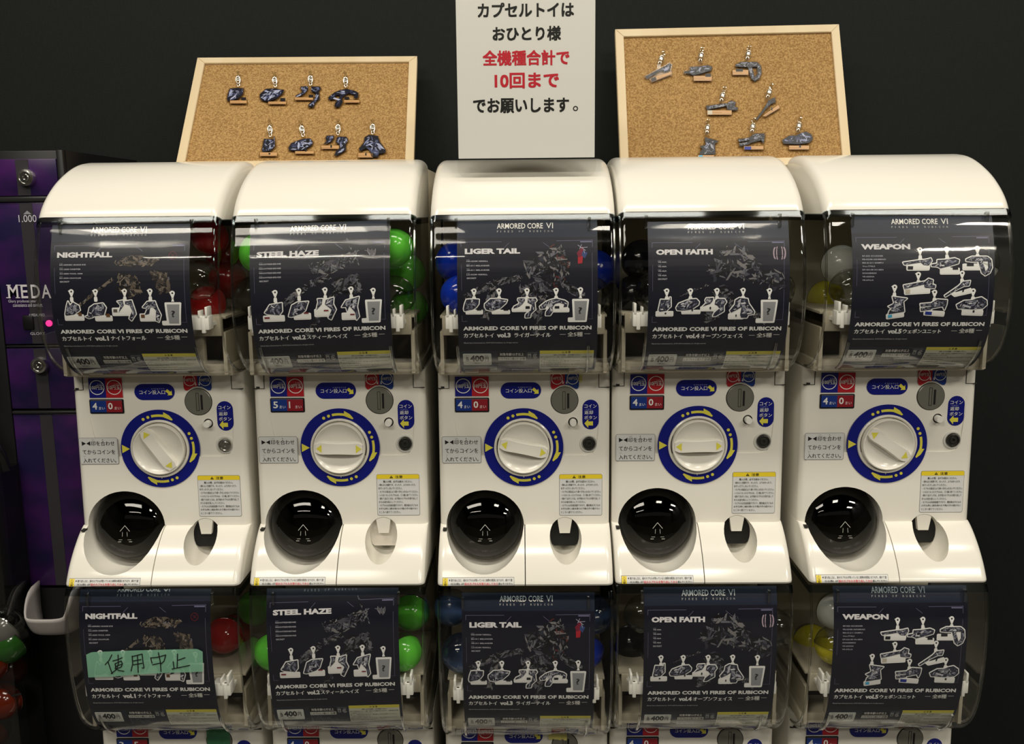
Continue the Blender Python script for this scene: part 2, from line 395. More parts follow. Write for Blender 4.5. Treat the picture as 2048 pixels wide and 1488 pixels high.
B2 = {
 'I': ([[(105, 420), (240, 345), (330, 300), (380, 265), (400, 290), (385, 350), (330, 365), (290, 350), (130, 440)]], [(165, 440), (395, 365), (400, 395), (180, 480)], [(170, 440), (225, 420), (235, 455), (180, 475)], K0, (262, 290)),
 'J': ([[(605, 310), (700, 305), (800, 290), (850, 310), (840, 350), (740, 380), (640, 405), (605, 385), (540, 380), (540, 360), (605, 350)]], rc(645, 410, 845, 465), rc(775, 385, 835, 420), K0, (715, 265)),
 'K': ([[(1105, 285), (1170, 255), (1340, 255), (1375, 280), (1370, 308), (1170, 312), (1105, 305)], [(1238, 300), (1285, 300), (1322, 425), (1322, 470), (1280, 440)], [(1345, 290), (1385, 290), (1394, 380), (1370, 440), (1318, 470), (1318, 428), (1350, 385)]], rc(1075, 345, 1250, 400), rc(1112, 332, 1188, 362), K0, (1235, 240)),
 'L': ([[(780, 740), (1010, 710), (1012, 742), (790, 785)], [(1005, 720), (1060, 680), (1110, 700), (1100, 750), (1135, 760), (1130, 790), (1080, 790), (1015, 780)]], rc(795, 790, 1065, 840), rc(800, 790, 850, 835), (.55, .5, .4), (945, 705)),
 'M': ([[(1330, 890), (1440, 740), (1470, 680), (1545, 645), (1550, 700), (1500, 720), (1440, 780), (1345, 900)]], [(1410, 850), (1580, 730), (1600, 765), (1440, 860)], rc(1500, 760, 1515, 790), K0, (1455, 665)),
 'N': ([[(765, 1085), (925, 1130), (880, 1160), (885, 1275), (705, 1280), (720, 1240), (750, 1220), (710, 1190), (780, 1170), (770, 1120)]], rc(690, 1285, 870, 1325), rc(700, 1288, 745, 1320), CYAN_, (790, 1060)),
 'O': ([[(1135, 1110), (1265, 1090), (1265, 1120), (1145, 1140)], [(1145, 1155), (1265, 1130), (1265, 1165), (1155, 1190)], [(1262, 1085), (1320, 1045), (1430, 1045), (1430, 1100), (1415, 1160), (1390, 1120), (1262, 1155)]], rc(1200, 1185, 1415, 1225), rc(1205, 1190, 1280, 1225), BLUE_, (1285, 1045)),
 'P': ([[(1620, 1120), (1700, 1070), (1780, 1065), (1830, 1040), (1890, 1025), (1950, 1060), (1960, 1110), (1920, 1150), (1800, 1165), (1640, 1160)]], rc(1700, 1180, 1920, 1225), rc(1810, 1175, 1830, 1200), K0, (1795, 1035)),
}
for k, v in B2.items(): ITEMS[k] = conv(v, s5, 1270, 80)
V1 = [([[(350, 880), (370, 800), (385, 760), (400, 800), (430, 770), (480, 800), (488, 840), (430, 880), (360, 890)]], rc(350, 888, 510, 928), rc(470, 862, 500, 893), (.15, .07, .03), (420, 735)),
      ([[(555, 885), (575, 820), (620, 790), (700, 780), (725, 820), (700, 885), (580, 900)], [(530, 900), (560, 890), (600, 905), (560, 915)]], rc(625, 900, 765, 935), rc(720, 875, 755, 905), (.15, .07, .03), (637, 735)),
      ([[(830, 765), (880, 755), (888, 800), (850, 850), (835, 870), (860, 800)], [(900, 765), (960, 755), (985, 850), (990, 880), (945, 940), (925, 920), (960, 850), (940, 800), (900, 790)]], rc(785, 830, 940, 888), rc(790, 835, 825, 862), (.12, .1, .08), (900, 735)),
      ([[(1055, 820), (1100, 770), (1170, 765), (1190, 830), (1215, 890), (1190, 955), (1165, 940), (1175, 850), (1130, 800), (1110, 880), (1070, 890), (1100, 830)]], rc(1030, 885, 1165, 940), rc(1035, 885, 1068, 915), (.15, .07, .03), (1130, 735))]
V2 = [([[(350, 860), (400, 790), (510, 775), (510, 850), (480, 885), (370, 872)]], rc(340, 895, 520, 935), rc(345, 900, 392, 915), RED_, (452, 740)),
      ([[(565, 900), (600, 800), (650, 775), (750, 770), (720, 850), (680, 880), (590, 905)]], rc(620, 882, 760, 925), rc(705, 868, 748, 880), RED_, (668, 730)),
      ([[(835, 750), (880, 750), (870, 800), (820, 850), (830, 810), (840, 780)], [(910, 760), (980, 740), (975, 800), (998, 850), (950, 940), (925, 925), (960, 850), (900, 800)]], rc(808, 850, 935, 905), rc(888, 850, 930, 863), RED_, (905, 730)),
      ([[(1050, 830), (1090, 770), (1150, 755), (1210, 740), (1190, 830), (1205, 920), (1180, 950), (1170, 880), (1120, 820), (1100, 870), (1090, 830)]], rc(1055, 890, 1175, 940), rc(1125, 893, 1165, 905), RED_, (1140, 730))]
def rot_item(it, ang, s=1.0):
    hx, hy = it[4]; c, sn = cos(ang)*s, sin(ang)*s
    g = lambda P: [(hx+(x-hx)*c-(y-hy)*sn, hy+(x-hx)*sn+(y-hy)*c) for x, y in P]
    return ([g(P) for P in it[0]], g(it[1]), g(it[2]), it[3], it[4])
def place_item(it, s, x, y):   # hook goes to x, y
    hx, hy = it[4]; g = lambda P: [(x+(a-hx)*s, y+(b-hy)*s) for a, b in P]
    return ([g(P) for P in it[0]], g(it[1]), g(it[2]), it[3], (x, y))

# ================================================================== THE ROOM
def struct(name, me, loc=None):
    o = obj(name, me, loc=loc); o['kind'] = 'structure'; return o
M_WALL = mat('black_textured_wallpaper', (.0060, .0078, .0072), .7, spec=.25, noise=(260, (.0085, .0108, .010), 2, .35, .7, (3, 1, .25)), bump=(500, .25))
M_FLOOR = mat('grey_floor_tiles', (.060, .056, .050), .6, noise=(6, (.08, .075, .068), 4, .4, .6))
M_CEIL = mat('dark_ceiling', (.03, .03, .03), .8)
M_BACK = mat('brown_shop_wall', (.050, .040, .026), .8, noise=(3, (.04, .032, .02), 3, .4, .6))
struct('wall_back', box_mesh('wall_back', -3.2, 3.2, 2.03, 2.12, 0, CEIL, M_WALL))
struct('floor', box_mesh('floor', -3.2, 3.2, -3.6, 2.12, -.06, 0, M_FLOOR))
struct('ceiling', box_mesh('ceiling', -3.2, 3.2, -3.6, 2.12, CEIL, CEIL+.06, M_CEIL))
struct('wall_front', box_mesh('wall_front', -3.2, 3.2, -3.66, -3.6, 0, CEIL-.5, M_BACK))
struct('wall_left', box_mesh('wall_left', -3.26, -3.2, -3.6, 2.12, 0, CEIL, M_CEIL))
struct('wall_right', box_mesh('wall_right', 3.2, 3.26, -3.6, 2.12, 0, CEIL, M_CEIL))
M_FIX = mat('lamp_housing', (.7, .7, .68), .5)
for i, (x, y, l, wd, e) in enumerate(LAMPS):
    t = obj('ceiling_lamp', box_mesh('ceiling_lamp', -l/2-.03, l/2+.03, -wd/2-.03, wd/2+.03, -.06, 0, M_FIX, .008), loc=(x, y, CEIL))
    tag(t, 'white ceiling lamp ' + ['over the aisle before the two machines on the left', 'over the aisle before the fourth machine', 'added as fill light beyond the right end', 'deep in the shop on the left', 'added as frontal fill light far back on the right', 'added as fill light above the leftmost machines', 'added as fill light above the middle machines', 'added as fill light above the rightmost machines'][i], 'lamp', 'ceiling lamps')


# ================================================================== CAPSULE MACHINES
XC = [-.640, -.322, .001, .306, .636]
BASE = -.622                    # machine base, relative to eye level, of an upper machine
def PY(z): return 1.585+(z+.268)*.0312          # front panel depth at height z
def loc3(x, Y, z): return (x, Y-1.58, z-BASE)   # -> machine coordinates
UP = catmull([(1.515, .003), (1.506, -.012), (1.4985, -.035), (1.491, -.06), (1.485, -.09), (1.482, -.125), (1.482, -.155), (1.4865, -.185), (1.494, -.208), (1.506, -.229), (1.523, -.2465), (1.54, -.2575), (1.562, -.267), (1.584, -.270)])
LOW0 = catmull([(1.4925, -.6235), (1.485, -.640), (1.479, -.663), (1.4745, -.695), (1.4735, -.73), (1.4745, -.77), (1.479, -.81), (1.485, -.84), (1.496, -.870), (1.51, -.892), (1.528, -.909), (1.548, -.921), (1.572, -.929)])
DZ, DY = -.640, -.010
LOW = [(y-DY, z-DZ) for y, z in LOW0]
HOOD = catmull([(1.5135, .0035), (1.5185, .012), (1.528, .024), (1.5405, .036), (1.556, .048), (1.575, .0605), (1.598, .0725), (1.625, .084), (1.655, .0935), (1.69, .099), (1.72, .1005), (1.735, .100)], 3)
CHUTE = catmull([(1.577, -.5405), (1.568, -.5425), (1.549, -.5545), (1.5265, -.574), (1.508, -.595), (1.4965, -.6125), (1.4935, -.6185)], 4)+[(1.4945, -.6215)]
def shift(P): return [(y-1.58, z-BASE) for y, z in P]

def ellipsoid(c, r, rzl=None, n=40, m=22, ryb=None):
    bm = bmesh.new(); bmesh.ops.create_uvsphere(bm, u_segments=n, v_segments=m, radius=1)
    for v in bm.verts:
        x, y, z = v.co; v.co = Vector((c[0]+x*r[0], c[1]+y*(r[1] if y < 0 or ryb is None else ryb), c[2]+z*(r[2] if z > 0 or rzl is None else rzl)))
    return bm_mesh('cut', bm, None)
def prism(P, y0, y1):           # P in (x,z), extruded in y
    bm = bmesh.new(); a = [bm.verts.new((x, y0, z)) for x, z in P]; b = [bm.verts.new((x, y1, z)) for x, z in P]
    bm.faces.new(a); bm.faces.new(b[::-1])
    for i in range(len(P)): bm.faces.new((a[i], b[i], b[(i+1) % len(P)], a[(i+1) % len(P)]))
    return bm_mesh('cut', bm, None)
DISC = (-.0705, 1.603, -.5415)
scoop = ellipsoid(loc3(DISC[0], 1.603, DISC[2]), (.0697, .178, .0645), .0765, ryb=.07)
ret = ellipsoid(loc3(.071, 1.56, -.562), (.0290, .060, .036), .050)
# slightly recessed upper field of the panel
rec_P = [(-.141, -.24-BASE), (-.113, -.403-BASE), (-.106, -.412-BASE), (-.096, -.4155-BASE), (.108, -.4155-BASE), (.120, -.412-BASE), (.127, -.402-BASE), (.141, -.24-BASE)]
recess = prism(rec_P, -.12, PY(-.34)-1.58+.0006)
bm = bmesh.new(); bmesh.ops.create_cone(bm, cap_ends=True, segments=24, radius1=.0085, radius2=.0085, depth=.04, matrix=Matrix.Translation(loc3(.0856, PY(-.3563), -.3563)) @ Matrix.Rotation(pi/2, 4, 'X'))
bhole = bm_mesh('cut', bm, None)
body_prof = shift([(PY(-.266), -.266), (PY(-.34), -.34), (PY(-.45), -.45), (1.5765, -.5405)])
ME = {}
ME['body'] = boolean(bm_mesh('body', loft(body_prof, -.1505, .1505, .012, .012, .39, flat=True), WHITE, True), [scoop, ret, recess, bhole], 'body', WHITE)
ME['core'] = boolean(box_mesh('c', -.149, .149, .024, .389, -.6205-BASE, -.5408-BASE, WHITE), [scoop, ret], 'lower_body', WHITE)
# chute covers
ME['chl'] = boolean(bm_mesh('c', loft(shift(CHUTE), -.1505, -.0008, .012, .0, .20, flat=True), WHITE, True), [scoop], 'capsule_tray_cover', WHITE)
ME['chr'] = boolean(bm_mesh('c', loft(shift(CHUTE), .0008, .1505, .0, .012, .05, flat=True), WHITE, True), [ret], 'coin_return_cover', WHITE)
ME['hood'] = bm_mesh('hood', loft(shift(HOOD), -.150, .150, .015, .015, .155), WHITE, True, 30)
ME['case'] = box_mesh('rear_case', -.146, .146, .135, .39, -.268-BASE, .088-BASE, BEIGE, .004)
ME['cavity'] = ellipsoid(loc3(DISC[0], 1.630, -.518), (.060, .030, .047), .050); ME['cavity'].materials.append(BLACK)  # black shell paints the darkness behind the smoked door
ME['caseL'] = box_mesh('rear_case', -.146, .146, .135, .39, -.268-BASE, .0155-BASE, BEIGE, .004)
def dome(P, zt): return bm_mesh('dome', loft(shift(P), -.150, .150, .011, .011, .135, caps=False, back=False), DOME, True, 60)
ME['domeU'] = dome(UP, 0); ME['domeL'] = dome(LOW, 0)
# lip round the top of the dome and the thick bottom bead
def offs(P, d):
    A = np.array(P); out = []
    for i in range(len(A)):
        t = A[min(i+1, len(A)-1)]-A[max(i-1, 0)]; t /= np.linalg.norm(t); n = np.array([t[1], -t[0]])
        out.append(tuple(A[i]+n*d))
    return out
M_LIP = clear_mat('bluish_plastic_lip', (.50, .56, .60), (.10, .14, .17), .6, .08, 1.2)
def lip(P): return bm_mesh('rim', loft(shift(offs([p for p in P if p[1] > P[0][1]-.0125], .0008)), -.1508, .1508, .011, .011, .135, caps=False, back=False), M_LIP, True, 60)
ME['lipU'] = lip(UP); ME['lipL'] = lip(LOW)
def edge_bead(P, s):
    Q = shift(offs(P, -.0085)); return tube_mesh('edge_bead', [(s*.1478, y+.004, z) for y, z in Q[::2]], .0021, RAIL, 6)
for k, P in (('U', UP), ('L', LOW)):
    for s in (-1, 1): ME['bead%s%d' % (k, s)] = edge_bead(P, s)
    Q = shift(offs(P, .0012)); zt = Q[-1][1]
    sel = [q for q in Q if zt+.012 < q[1] < zt+.068]
    for s in (-1, 1): ME['rail%s%d' % (k, s)] = tube_mesh('guide_rail', [(s*.1065-.001, y, z) for y, z in sel], .0024, RAIL, 8)
    zt0 = Q[0][1]; pt = min(Q, key=lambda q: abs(q[1]-(zt0-.016)))
    for s in (-1, 1): ME['peg%s%d' % (k, s)] = box_mesh('card_peg', s*.107-.0022, s*.107+.0022, pt[0]-.0015, pt[0]+.006, pt[1]-.012, pt[1]+.010, RAIL, .001)
# inner dispenser
def hopper():
    bm = bmesh.new(); z0 = -BASE
    bx(bm, -.140, .140, -.035, .133, -.168+z0, -.163+z0, .001)
    bx(bm, -.136, .136, -.045, -.037, -.196+z0, -.163+z0, .002)
    for x in (-.088, .088): bx(bm, x-.012, x+.012, -.036, -.020, -.262+z0, -.19+z0, .002)
    for x in (-.137, .137): bx(bm, x-.003, x+.003, -.04, .133, -.262+z0, -.19+z0)
    bx(bm, -.145, .145, -.030, .133, -.266+z0, -.246+z0, .003)
    bx(bm, -.04, .04, -.060, .04, -.215+z0, -.170+z0, .004)
    return bm_mesh('dispenser', bm, BEIGE, True)
ME['hopper'] = hopper(); ME['back'] = box_mesh('dispenser_shadow_box', -.132, .132, .03, .132, -.244-BASE, -.170-BASE, mat('dim_brown_inside', (.05, .035, .02), .7))  # dark brown box puts the shade under the dispenser into colour
def clip(s):
    bm = bmesh.new(); z0 = -BASE; a, b = s*.096, s*.127; x0, x1 = min(a, b), max(a, b)
    bx(bm, x0, x1, -.082, -.058, -.181+z0, -.158+z0, .0015)
    e = s*.1255; bx(bm, min(e, e-s*.004), max(e, e-s*.004), -.083, -.060, -.160+z0, -.143+z0, .0008)
    e = s*.113; bx(bm, min(e, e-s*.003), max(e, e-s*.003), -.083, -.062, -.160+z0, -.149+z0, .0008)
    e = s*.121; bx(bm, min(e, e-s*.006), max(e, e-s*.006), -.0835, -.076, -.186+z0, -.158+z0, .001)
    bx(bm, x0, x1, -.060, -.036, -.176+z0, -.170+z0)
    return bm_mesh('card_clip', bm, BRIGHT, True)
ME['clip-1'] = clip(-1); ME['clip1'] = clip(1)
# front panel pieces ------------------------------------------------
REC = PY(-.34)+.0006            # depth of the recessed field
NAVY = (.006, .010, .185); YEL = (.72, .66, .075); RD = (.42, .012, .02); BL = (.008, .035, .22); WH = (.80, .80, .77); BK = (.012, .012, .014)
def surfP(y0):                  # flat print on the (recessed or plain) panel: u = x, v = -z
    return lambda u, v, l: loc3(u, y0 - .0004 - l*.00022, -v)
def surfPan(u, v, l): return loc3(u, PY(-v)-.0004-l*.00022, -v)
def plate(name, x0, x1, zt, zb, r, m, y0, th=.001):
    P = []
    for cx, cz, a in ((x1-r, zt-r, 0), (x0+r, zt-r, 1), (x0+r, zb+r, 2), (x1-r, zb+r, 3)):
        P += [(cx+r*cos((a+k/5)*pi/2), cz-BASE+r*sin((a+k/5)*pi/2)) for k in range(6)]
    me = prism(P, y0-1.58-th, y0-1.58+.003); me.name = name; me.materials.append(m); return me
PAPER = mat('sticker_paper', (.60, .62, .62), .35)
def lettering_mesh(fl, surf, nm='lettering'):
    o = fl.build(nm, surf); me = o.data; bpy.data.objects.remove(o); return me
M_NAVY = mat('navy_sticker', NAVY, .3); M_RD = mat('red_sticker', RD, .3); M_BLK = mat('black_display_frame', (.012, .012, .016), .2)
def coin_value_sticker():
    f = Flat(); x0, x1, xm = -.1205, -.0605, -.0905
    f.rrect(x0, .2735, x1, .3095, .0022, (.6, .6, .6), 0); f.rect(x0+.0006, .274, xm, .309, NAVY, 1); f.rect(xm, .274, x1-.0006, .309, RD, 1)
    for cx in (-.1056, -.0756):
        f.ring(cx, .2905, .0118, .0131, WH, 2)
    f.text('100円玉', -.1165, .2868, -.0948, .2945, WH, 3, .018); f.text('10円玉', -.0862, .2868, -.0650, .2945, WH, 3, .018)
    f.text('えんだま', -.1045, .2838, -.0965, .2858, WH, 3); f.text('えんだま', -.0755, .2838, -.0665, .2858, WH, 3)
    return f
def top_sticker():              # red and blue arrows above the coin slot
    f = Flat(); xm = .0713
    def side(s, col):
        P = [(xm, .262), (xm+s*.0245, .262), (xm+s*.0245, .2925), (xm+s*.0225, .2965), (xm+s*.019, .2972), (xm+s*.0135, .2942), (xm+s*.0075, .2905), (xm, .2895)]
        f.poly([(a, b) for a, b in P], col, 1)
    side(-1, RD); side(1, BL)
    for s, t in ((-1, '10円玉'), (1, '100円玉')):
        f.ring(xm+s*.0135, .2790, .0092, .0102, WH, 2); f.text(t, xm+s*.0135-.0082, .2757, xm+s*.0135+.0082, .2815, WH, 3, .01)
        f.line((xm+s*.0032, .283), (xm+s*.0032, .287), .0012, WH, 2); f.poly([(xm+s*.0032-.002, .2860), (xm+s*.0032+.002, .2860), (xm+s*.0032, .2885)], WH, 2)
    return f
def arrow(f, x, y, a, L, w, col, lay):
    c, s = cos(a), sin(a); P = [(-L/2, -w*.28), (L*.05, -w*.28), (L*.05, -w*.62), (L/2, 0), (L*.05, w*.62), (L*.05, w*.28), (-L/2, w*.28)]
    f.poly([(x+p*c-q*s, y+p*s+q*c) for p, q in P], col, lay)
def slot_pill():
    f = Flat(); f.text('コイン投入口', -.0315, .2958, .0135, .3033, WH, 1, .006); f.text('とうにゅうぐち', -.010, .2925, .0130, .2945, (.5, .55, .75), 1)
    arrow(f, .0208, .3005, R(42), .0135, .0095, YEL, 1); return f
def return_pill():
    f = Flat(); f.text('コイン', .1052, .3245, .1268, .3310, WH, 1, .008); f.text('返却', .1055, .3355, .1205, .3425, WH, 1, .012); f.text('ボタン', .1052, .3448, .1272, .3515, WH, 1, .008)
    f.text('へんきゃく', .1062, .3325, .1190, .3343, (.5, .55, .75), 1)
    arrow(f, .1130, .3588, pi, .0150, .0130, YEL, 1); return f
def align_sticker():
    f = Flat(); x0, x1, y0, y1 = -.1440, -.0765, .3805, .4275
    f.rrect(x0-.0006, y0-.0006, x1+.0006, y1+.0006, .003, (.15, .15, .15), 0); f.rrect(x0, y0, x1, y1, .0025, (.62, .63, .62), 1)
    f.poly([(-.1392, .3862), (-.1392, .3942), (-.1318, .3902)], BK, 2); f.poly([(-.1242, .3862), (-.1242, .3942), (-.1312, .3902)], BK, 2)
    f.text('印を合わせ', -.1225, .3858, -.0812, .3945, BK, 2, .012); f.text('しるし', -.1215, .3826, -.1155, .3845, BK, 2); f.text('あ', -.1030, .3826, -.1008, .3845, BK, 2)
    f.text('てからコインを', -.1390, .4015, -.0812, .4098, BK, 2, .012); f.text('入れてください。', -.1390, .4168, -.0805, .4252, BK, 2, .012); f.text('い', -.1375, .4128, -.1345, .4145, BK, 2)
    return f
def caution_sticker():
    f = Flat(); x0, x1, y0, y1 = .0618, .1365, .4500, .5240
    f.rrect(x0-.0005, y0-.0005, x1+.0005, y1+.0005, .003, (.12, .12, .12), 0); f.rrect(x0, y0, x1, y1, .0027, (.66, .67, .66), 1)
    f.rrect(x0, y0, x1, y0+.0078, .0025, (.80, .62, .03), 2); f.rect(x0, y0+.004, x1, y0+.0078, (.80, .62, .03), 2)
    f.poly([(.0845, .4565), (.0905, .4565), (.0875, .4515)], BK, 3); f.text('!', .0871, .453, .0879, .4560, (.8, .62, .03), 4); f.text('注意', .0945, .4515, .1075, .4567, BK, 3, .02)
    f.text('購入の際、必ずお読みください。', .0730, .4605, .1240, .4645, BK, 3, .012)
    rows = ['・倒れると危険です。のったり、よりかかったり、', '　ゆすったりしないでください。', '・カプセル取出口より奥へ手を入れないでください。', '・いらなくなったカプセルは、ゴミ箱に捨ててください。',
            '・続けて出すときは、必ず前のカプセルを取り出して', '　からお金を投入してください。', '・カプセルは包装容器ですので、開封後は子どもの', '　お手元(特に3歳未満のお子様)の手の届かない', '　ところへ捨ててください。']
    w = [.066, .042, .070, .070, .069, .043, .069, .069, .038]; yy = .4665
    for r, ww in zip(rows, w):
        f.text(r, .0645, yy, .0645+ww, yy+.0041, (.03, .03, .03), 3, .010); yy += .0062
    return f
def tray_sticker():
    f = Flat(); f.rect(0, 0, 1, 1, (.05, .05, .05), 0, 4); f.rect(.004, .035, .996, .965, (.68, .68, .66), 1, 4); f.rect(.006, .05, .075, .95, (.85, .66, .04), 2, 3)
    f.text('⚠', .018, .08, .063, .36, BK, 3); f.text('注', .022, .40, .060, .64, BK, 3); f.text('意', .022, .69, .060, .92, BK, 3)
    f.disc(.10, .30, .008, BK, 3, 10, .10)
    f.text('取り出し口に、前のカプセルが残っていると故障の原因になります。続けて遊', .12, .16, .975, .45, BK, 3, .012)
    f.text('びになる際は、必ず', .12, .58, .305, .86, BK, 3, .012); f.text('前のカプセルを取り出してから', .31, .56, .775, .86, (.75, .02, .05), 3, .012); f.text('遊んでください。', .78, .58, .985, .86, BK, 3, .012)
    f.line((.31, .91), (.775, .91), .03, (.75, .02, .05), 3); return f
_cz = [z for y, z in CHUTE]; _cy = [y for y, z in CHUTE]
def surfChute(u, v, l):
    z = -.6075-.0128*v; y = float(np.interp(-z, [-q for q in _cz], _cy)); x = -.1415+.1225*u
    return loc3(x, y-.0005-l*.00025, z-.0004)
def count_display(a, b):
    f = Flat(); x0, x1, xm = -.1188, -.0632, -.0910
    f.rect(x0, .3140, xm, .3345, BL, 1); f.rect(xm, .3140, x1, .3345, (.26, .012, .02), 1)
    f.text(a, -.1155, .3175, -.1072, .3295, WH, 2, .02, keep=1.0 if a == '1' else None); f.text('まい', -.1045, .3245, -.0940, .3300, (.7, .7, .75), 2, .01)
    f.text(b, -.0880, .3175, -.0798, .3295, WH, 2, .02, keep=1.0 if b == '1' else None); f.text('まい', -.0770, .3245, -.0660, .3300, (.75, .6, .6), 2, .01)
    f.rect(x0, .3128, x1, .3140, (.10, .10, .12), 1)
    return lettering_mesh(f, surfP(REC-.0016), 'coin_count_cards')
CNT = {}
def ring_marks():
    out = []; cx, cy = -.0012, .4005
    for base in (0, 1, 2):
        f = Flat(); a0 = {0: R(-90-27), 1: R(-27), 2: R(90-27)}[base]      # a long curved arrow with two dots before it
        for dd in (0, R(9)):
            a = a0+dd; f.disc(cx+.0592*cos(a), cy+.0592*sin(a), .0027, YEL, 1, 14)
        s = a0+R(15); e = a0+R(36)
        f.ring(cx, cy, .0572, .0615, YEL, 1, 12, s, e+R(3))
        P = [(.0572, e), (.0660, e-R(1)), (.0625, e+R(9)), (.0578, e+R(17)), (.0555, e+R(16)), (.0560, e+R(6))]
        f.poly([(cx+r*cos(a), cy+r*sin(a)) for r, a in P], YEL, 1); out.append(('curved_arrow', f))
    f = Flat(); f.poly([(cx-.0675, cy-.0075), (cx-.0675, cy+.0075), (cx-.0535, cy)], YEL, 1); out.append(('pointer_mark', f))
    f = Flat(); f.poly([(cx-.0018, cy+.0512), (cx+.0018, cy+.0512), (cx, cy+.0545)], (.7, .7, .7), 1); out.append(('notch_mark', f))
    return out
YR = PY(-.4005)-.0010; TILT = -math.atan(.0312)
ME['ring'] = lathe('dial_ring', [(.0495, .0002), (.0698, .0002), (.0698, -.006)], M_NAVY, 72)
RINGM = [(n, lettering_mesh(f, lambda u, v, l: loc3(u, YR-.0005-l*.0002+(.4005-v)*.0312, -v), n)) for n, f in ring_marks()]
ME['bezel'] = lathe('dial_bezel', [(.0520, 0), (.0515, .0030), (.0495, .0042), (.0478, .0030), (.0470, 0), (.0468, -.004)], WHITE, 72)
ME['dialgap'] = lathe('dial_gap', [(.0472, -.003), (.043, -.003), (0, -.003)], GAP, 48)
ME['dial'] = lathe('dial', [(.0455, -.003), (.0455, .0080), (.0448, .0098), (.0432, .0102), (.0420, .0092), (.036, .0052), (.024, .0030), (.0, .0022)], WHITE, 72)
def handle():
    bm = bmesh.new(); n = 12; secs = []
    for i in range(n+1):
        x = -.0415+.083*i/n; t = abs(x)/.0415; half = .0098+.0022*t*t; top = .0148 - .0038*t*t; 
        if i in (0, n): half *= .62
        if i in (1, n-1): half *= .92
        secs.append([bm.verts.new((x, .0, half*1.25)), bm.verts.new((x, -top*.75, half*1.06)), bm.verts.new((x, -top, half*.93)), bm.verts.new((x, -top, -half*.93)), bm.verts.new((x, -top*.75, -half*1.06)), bm.verts.new((x, .0, -half*1.25))])
    for a, b in zip(secs, secs[1:]):
        for k in range(5): bm.faces.new((a[k], a[k+1], b[k+1], b[k]))
    bm.faces.new(secs[0]); bm.faces.new(secs[-1][::-1])
    return bm_mesh('handle', bm, WHITE, True, 28)
ME['handle'] = handle()
for s in (-1, 1):
    f = Flat(); f.poly([(s*.0398, 0), (s*.0300, .0072), (s*.0300, -.0072)], YEL, 1)
    ME['hm%d' % s] = lettering_mesh(f, lambda u, v, l: (u, -(.0148-.0038*(u/.0415)**2)-.0003, v), 'end_arrow')
ME['slotd'] = lathe('coin_slot_plate', [(.0232, -.002), (.0232, .0012), (.0222, .0020), (.0, .0020)], GREYM, 48)
ME['slotr'] = lathe('slot_rim', [(.0243, -.002), (.0243, .0006), (.0230, .0006)], GAP, 48)
def slots():
    bm = bmesh.new(); bx(bm, .0045, .0080, -.0024, -.0015, -.0140, .0125); return bm_mesh('coin_slit', bm, BLACK)
ME['slits'] = slots()
def slotframe():
    bm = bmesh.new()
    bx(bm, -.0035, -.0029, -.0026, -.0015, -.0158, .0160); bx(bm, .0010, .0016, -.0026, -.0015, -.0158, .0160)
    bx(bm, -.0035, .0016, -.0026, -.0015, .0154, .0160); bx(bm, -.0035, .0016, -.0026, -.0015, -.0158, -.0152); return bm_mesh('coin_guide', bm, GAP)
ME['slotf'] = slotframe()
ME['btn'] = lathe('return_button', [(.0060, -.010), (.0060, .0105), (.0054, .0118), (.0, .0118)], BRIGHT, 24)
ME['btng'] = lathe('button_hole', [(.0087, -.0005), (.0, -.0005)], GAP, 24)
ME['lockr'] = lathe('lock_collar', [(.0165, -.002), (.0160, .0016), (.0135, .0022), (.0118, -.001)], mat('pale_collar', (.62, .62, .57), .25), 36)
ME['lock'] = lathe('lock_barrel', [(.0118, -.001), (.0112, .0036), (.0092, .0042), (.0088, .0020), (.0062, .0020), (.0058, .0040), (.0030, .0040), (.0028, .0012), (0, .0012)], mat('dark_lock_metal', (.10, .10, .09), .22, metal=.8), 30)
ME['lock1'] = lathe('lock_barrel', [(.0118, -.001), (.0112, .0046), (.0092, .0052), (.0088, .0025), (.0062, .0025), (.0058, .0050), (.0030, .0050), (.0028, .0012), (0, .0012)], CHROME, 30)
# smoked capsule door
rd = .0635; ME['door'] = lathe('capsule_door', [(rd, 0), (rd*.985, .0045), (rd*.93, .0105), (rd*.82, .0165), (rd*.66, .0215), (rd*.45, .0250), (rd*.22, .0268), (0, .0273)], SMOKE, 56)
ME['doorr'] = lathe('door_rim', [(rd*1.012, -.004), (rd*1.02, .0005), (rd*.995, .0024), (rd*.975, .0010)], mat('black_gloss_rim', (.01, .01, .01), .15), 56)
def bulge(x, z):
    q = min(1, math.hypot(x, z)/rd); return float(np.interp(q, [0, .22, .45, .66, .82, .93, .985, 1], [.0273, .0268, .0250, .0215, .0165, .0105, .0045, 0]))
def emboss():
    f = Flat(); M_ = (.7, .7, .66)
    f.pline([(-.0085, .0135), (0, .0040), (.0085, .0135)], .0007, M_, 1); f.pline([(-.0035, .0155), (-.0035, .023)], .0007, M_, 1); f.pline([(.0035, .0155), (.0035, .023)], .0007, M_, 1)
    f.pline([(-.0125, .0305), (.0125, .0305)], .0008, M_, 1); f.pline([(-.0115, .0268), (-.0095, .0258), (.0095, .0258), (.0115, .0268)], .0007, M_, 1)
    f.text('PUSH', -.006, .0272, .006, .0292, M_, 1); return f
f = Flat(); M_ = (.62, .62, .58)
f.pline([(-.0085, .0150), (0, .0050), (.0085, .0150)], .0007, M_, 1); f.pline([(-.0125, .0335), (.0125, .0335)], .0008, M_, 1); f.pline([(-.0110, .0300), (.0110, .0300)], .0005, M_, 1)
f.pline([(-.0040, .0165), (-.0045, .0240)], .0005, M_, 1); f.pline([(.0040, .0165), (.0045, .0240)], .0005, M_, 1)
ME['emb'] = lettering_mesh(f, lambda u, v, l: (u, -bulge(u, v)-.0004, -v), 'raised_arrow')
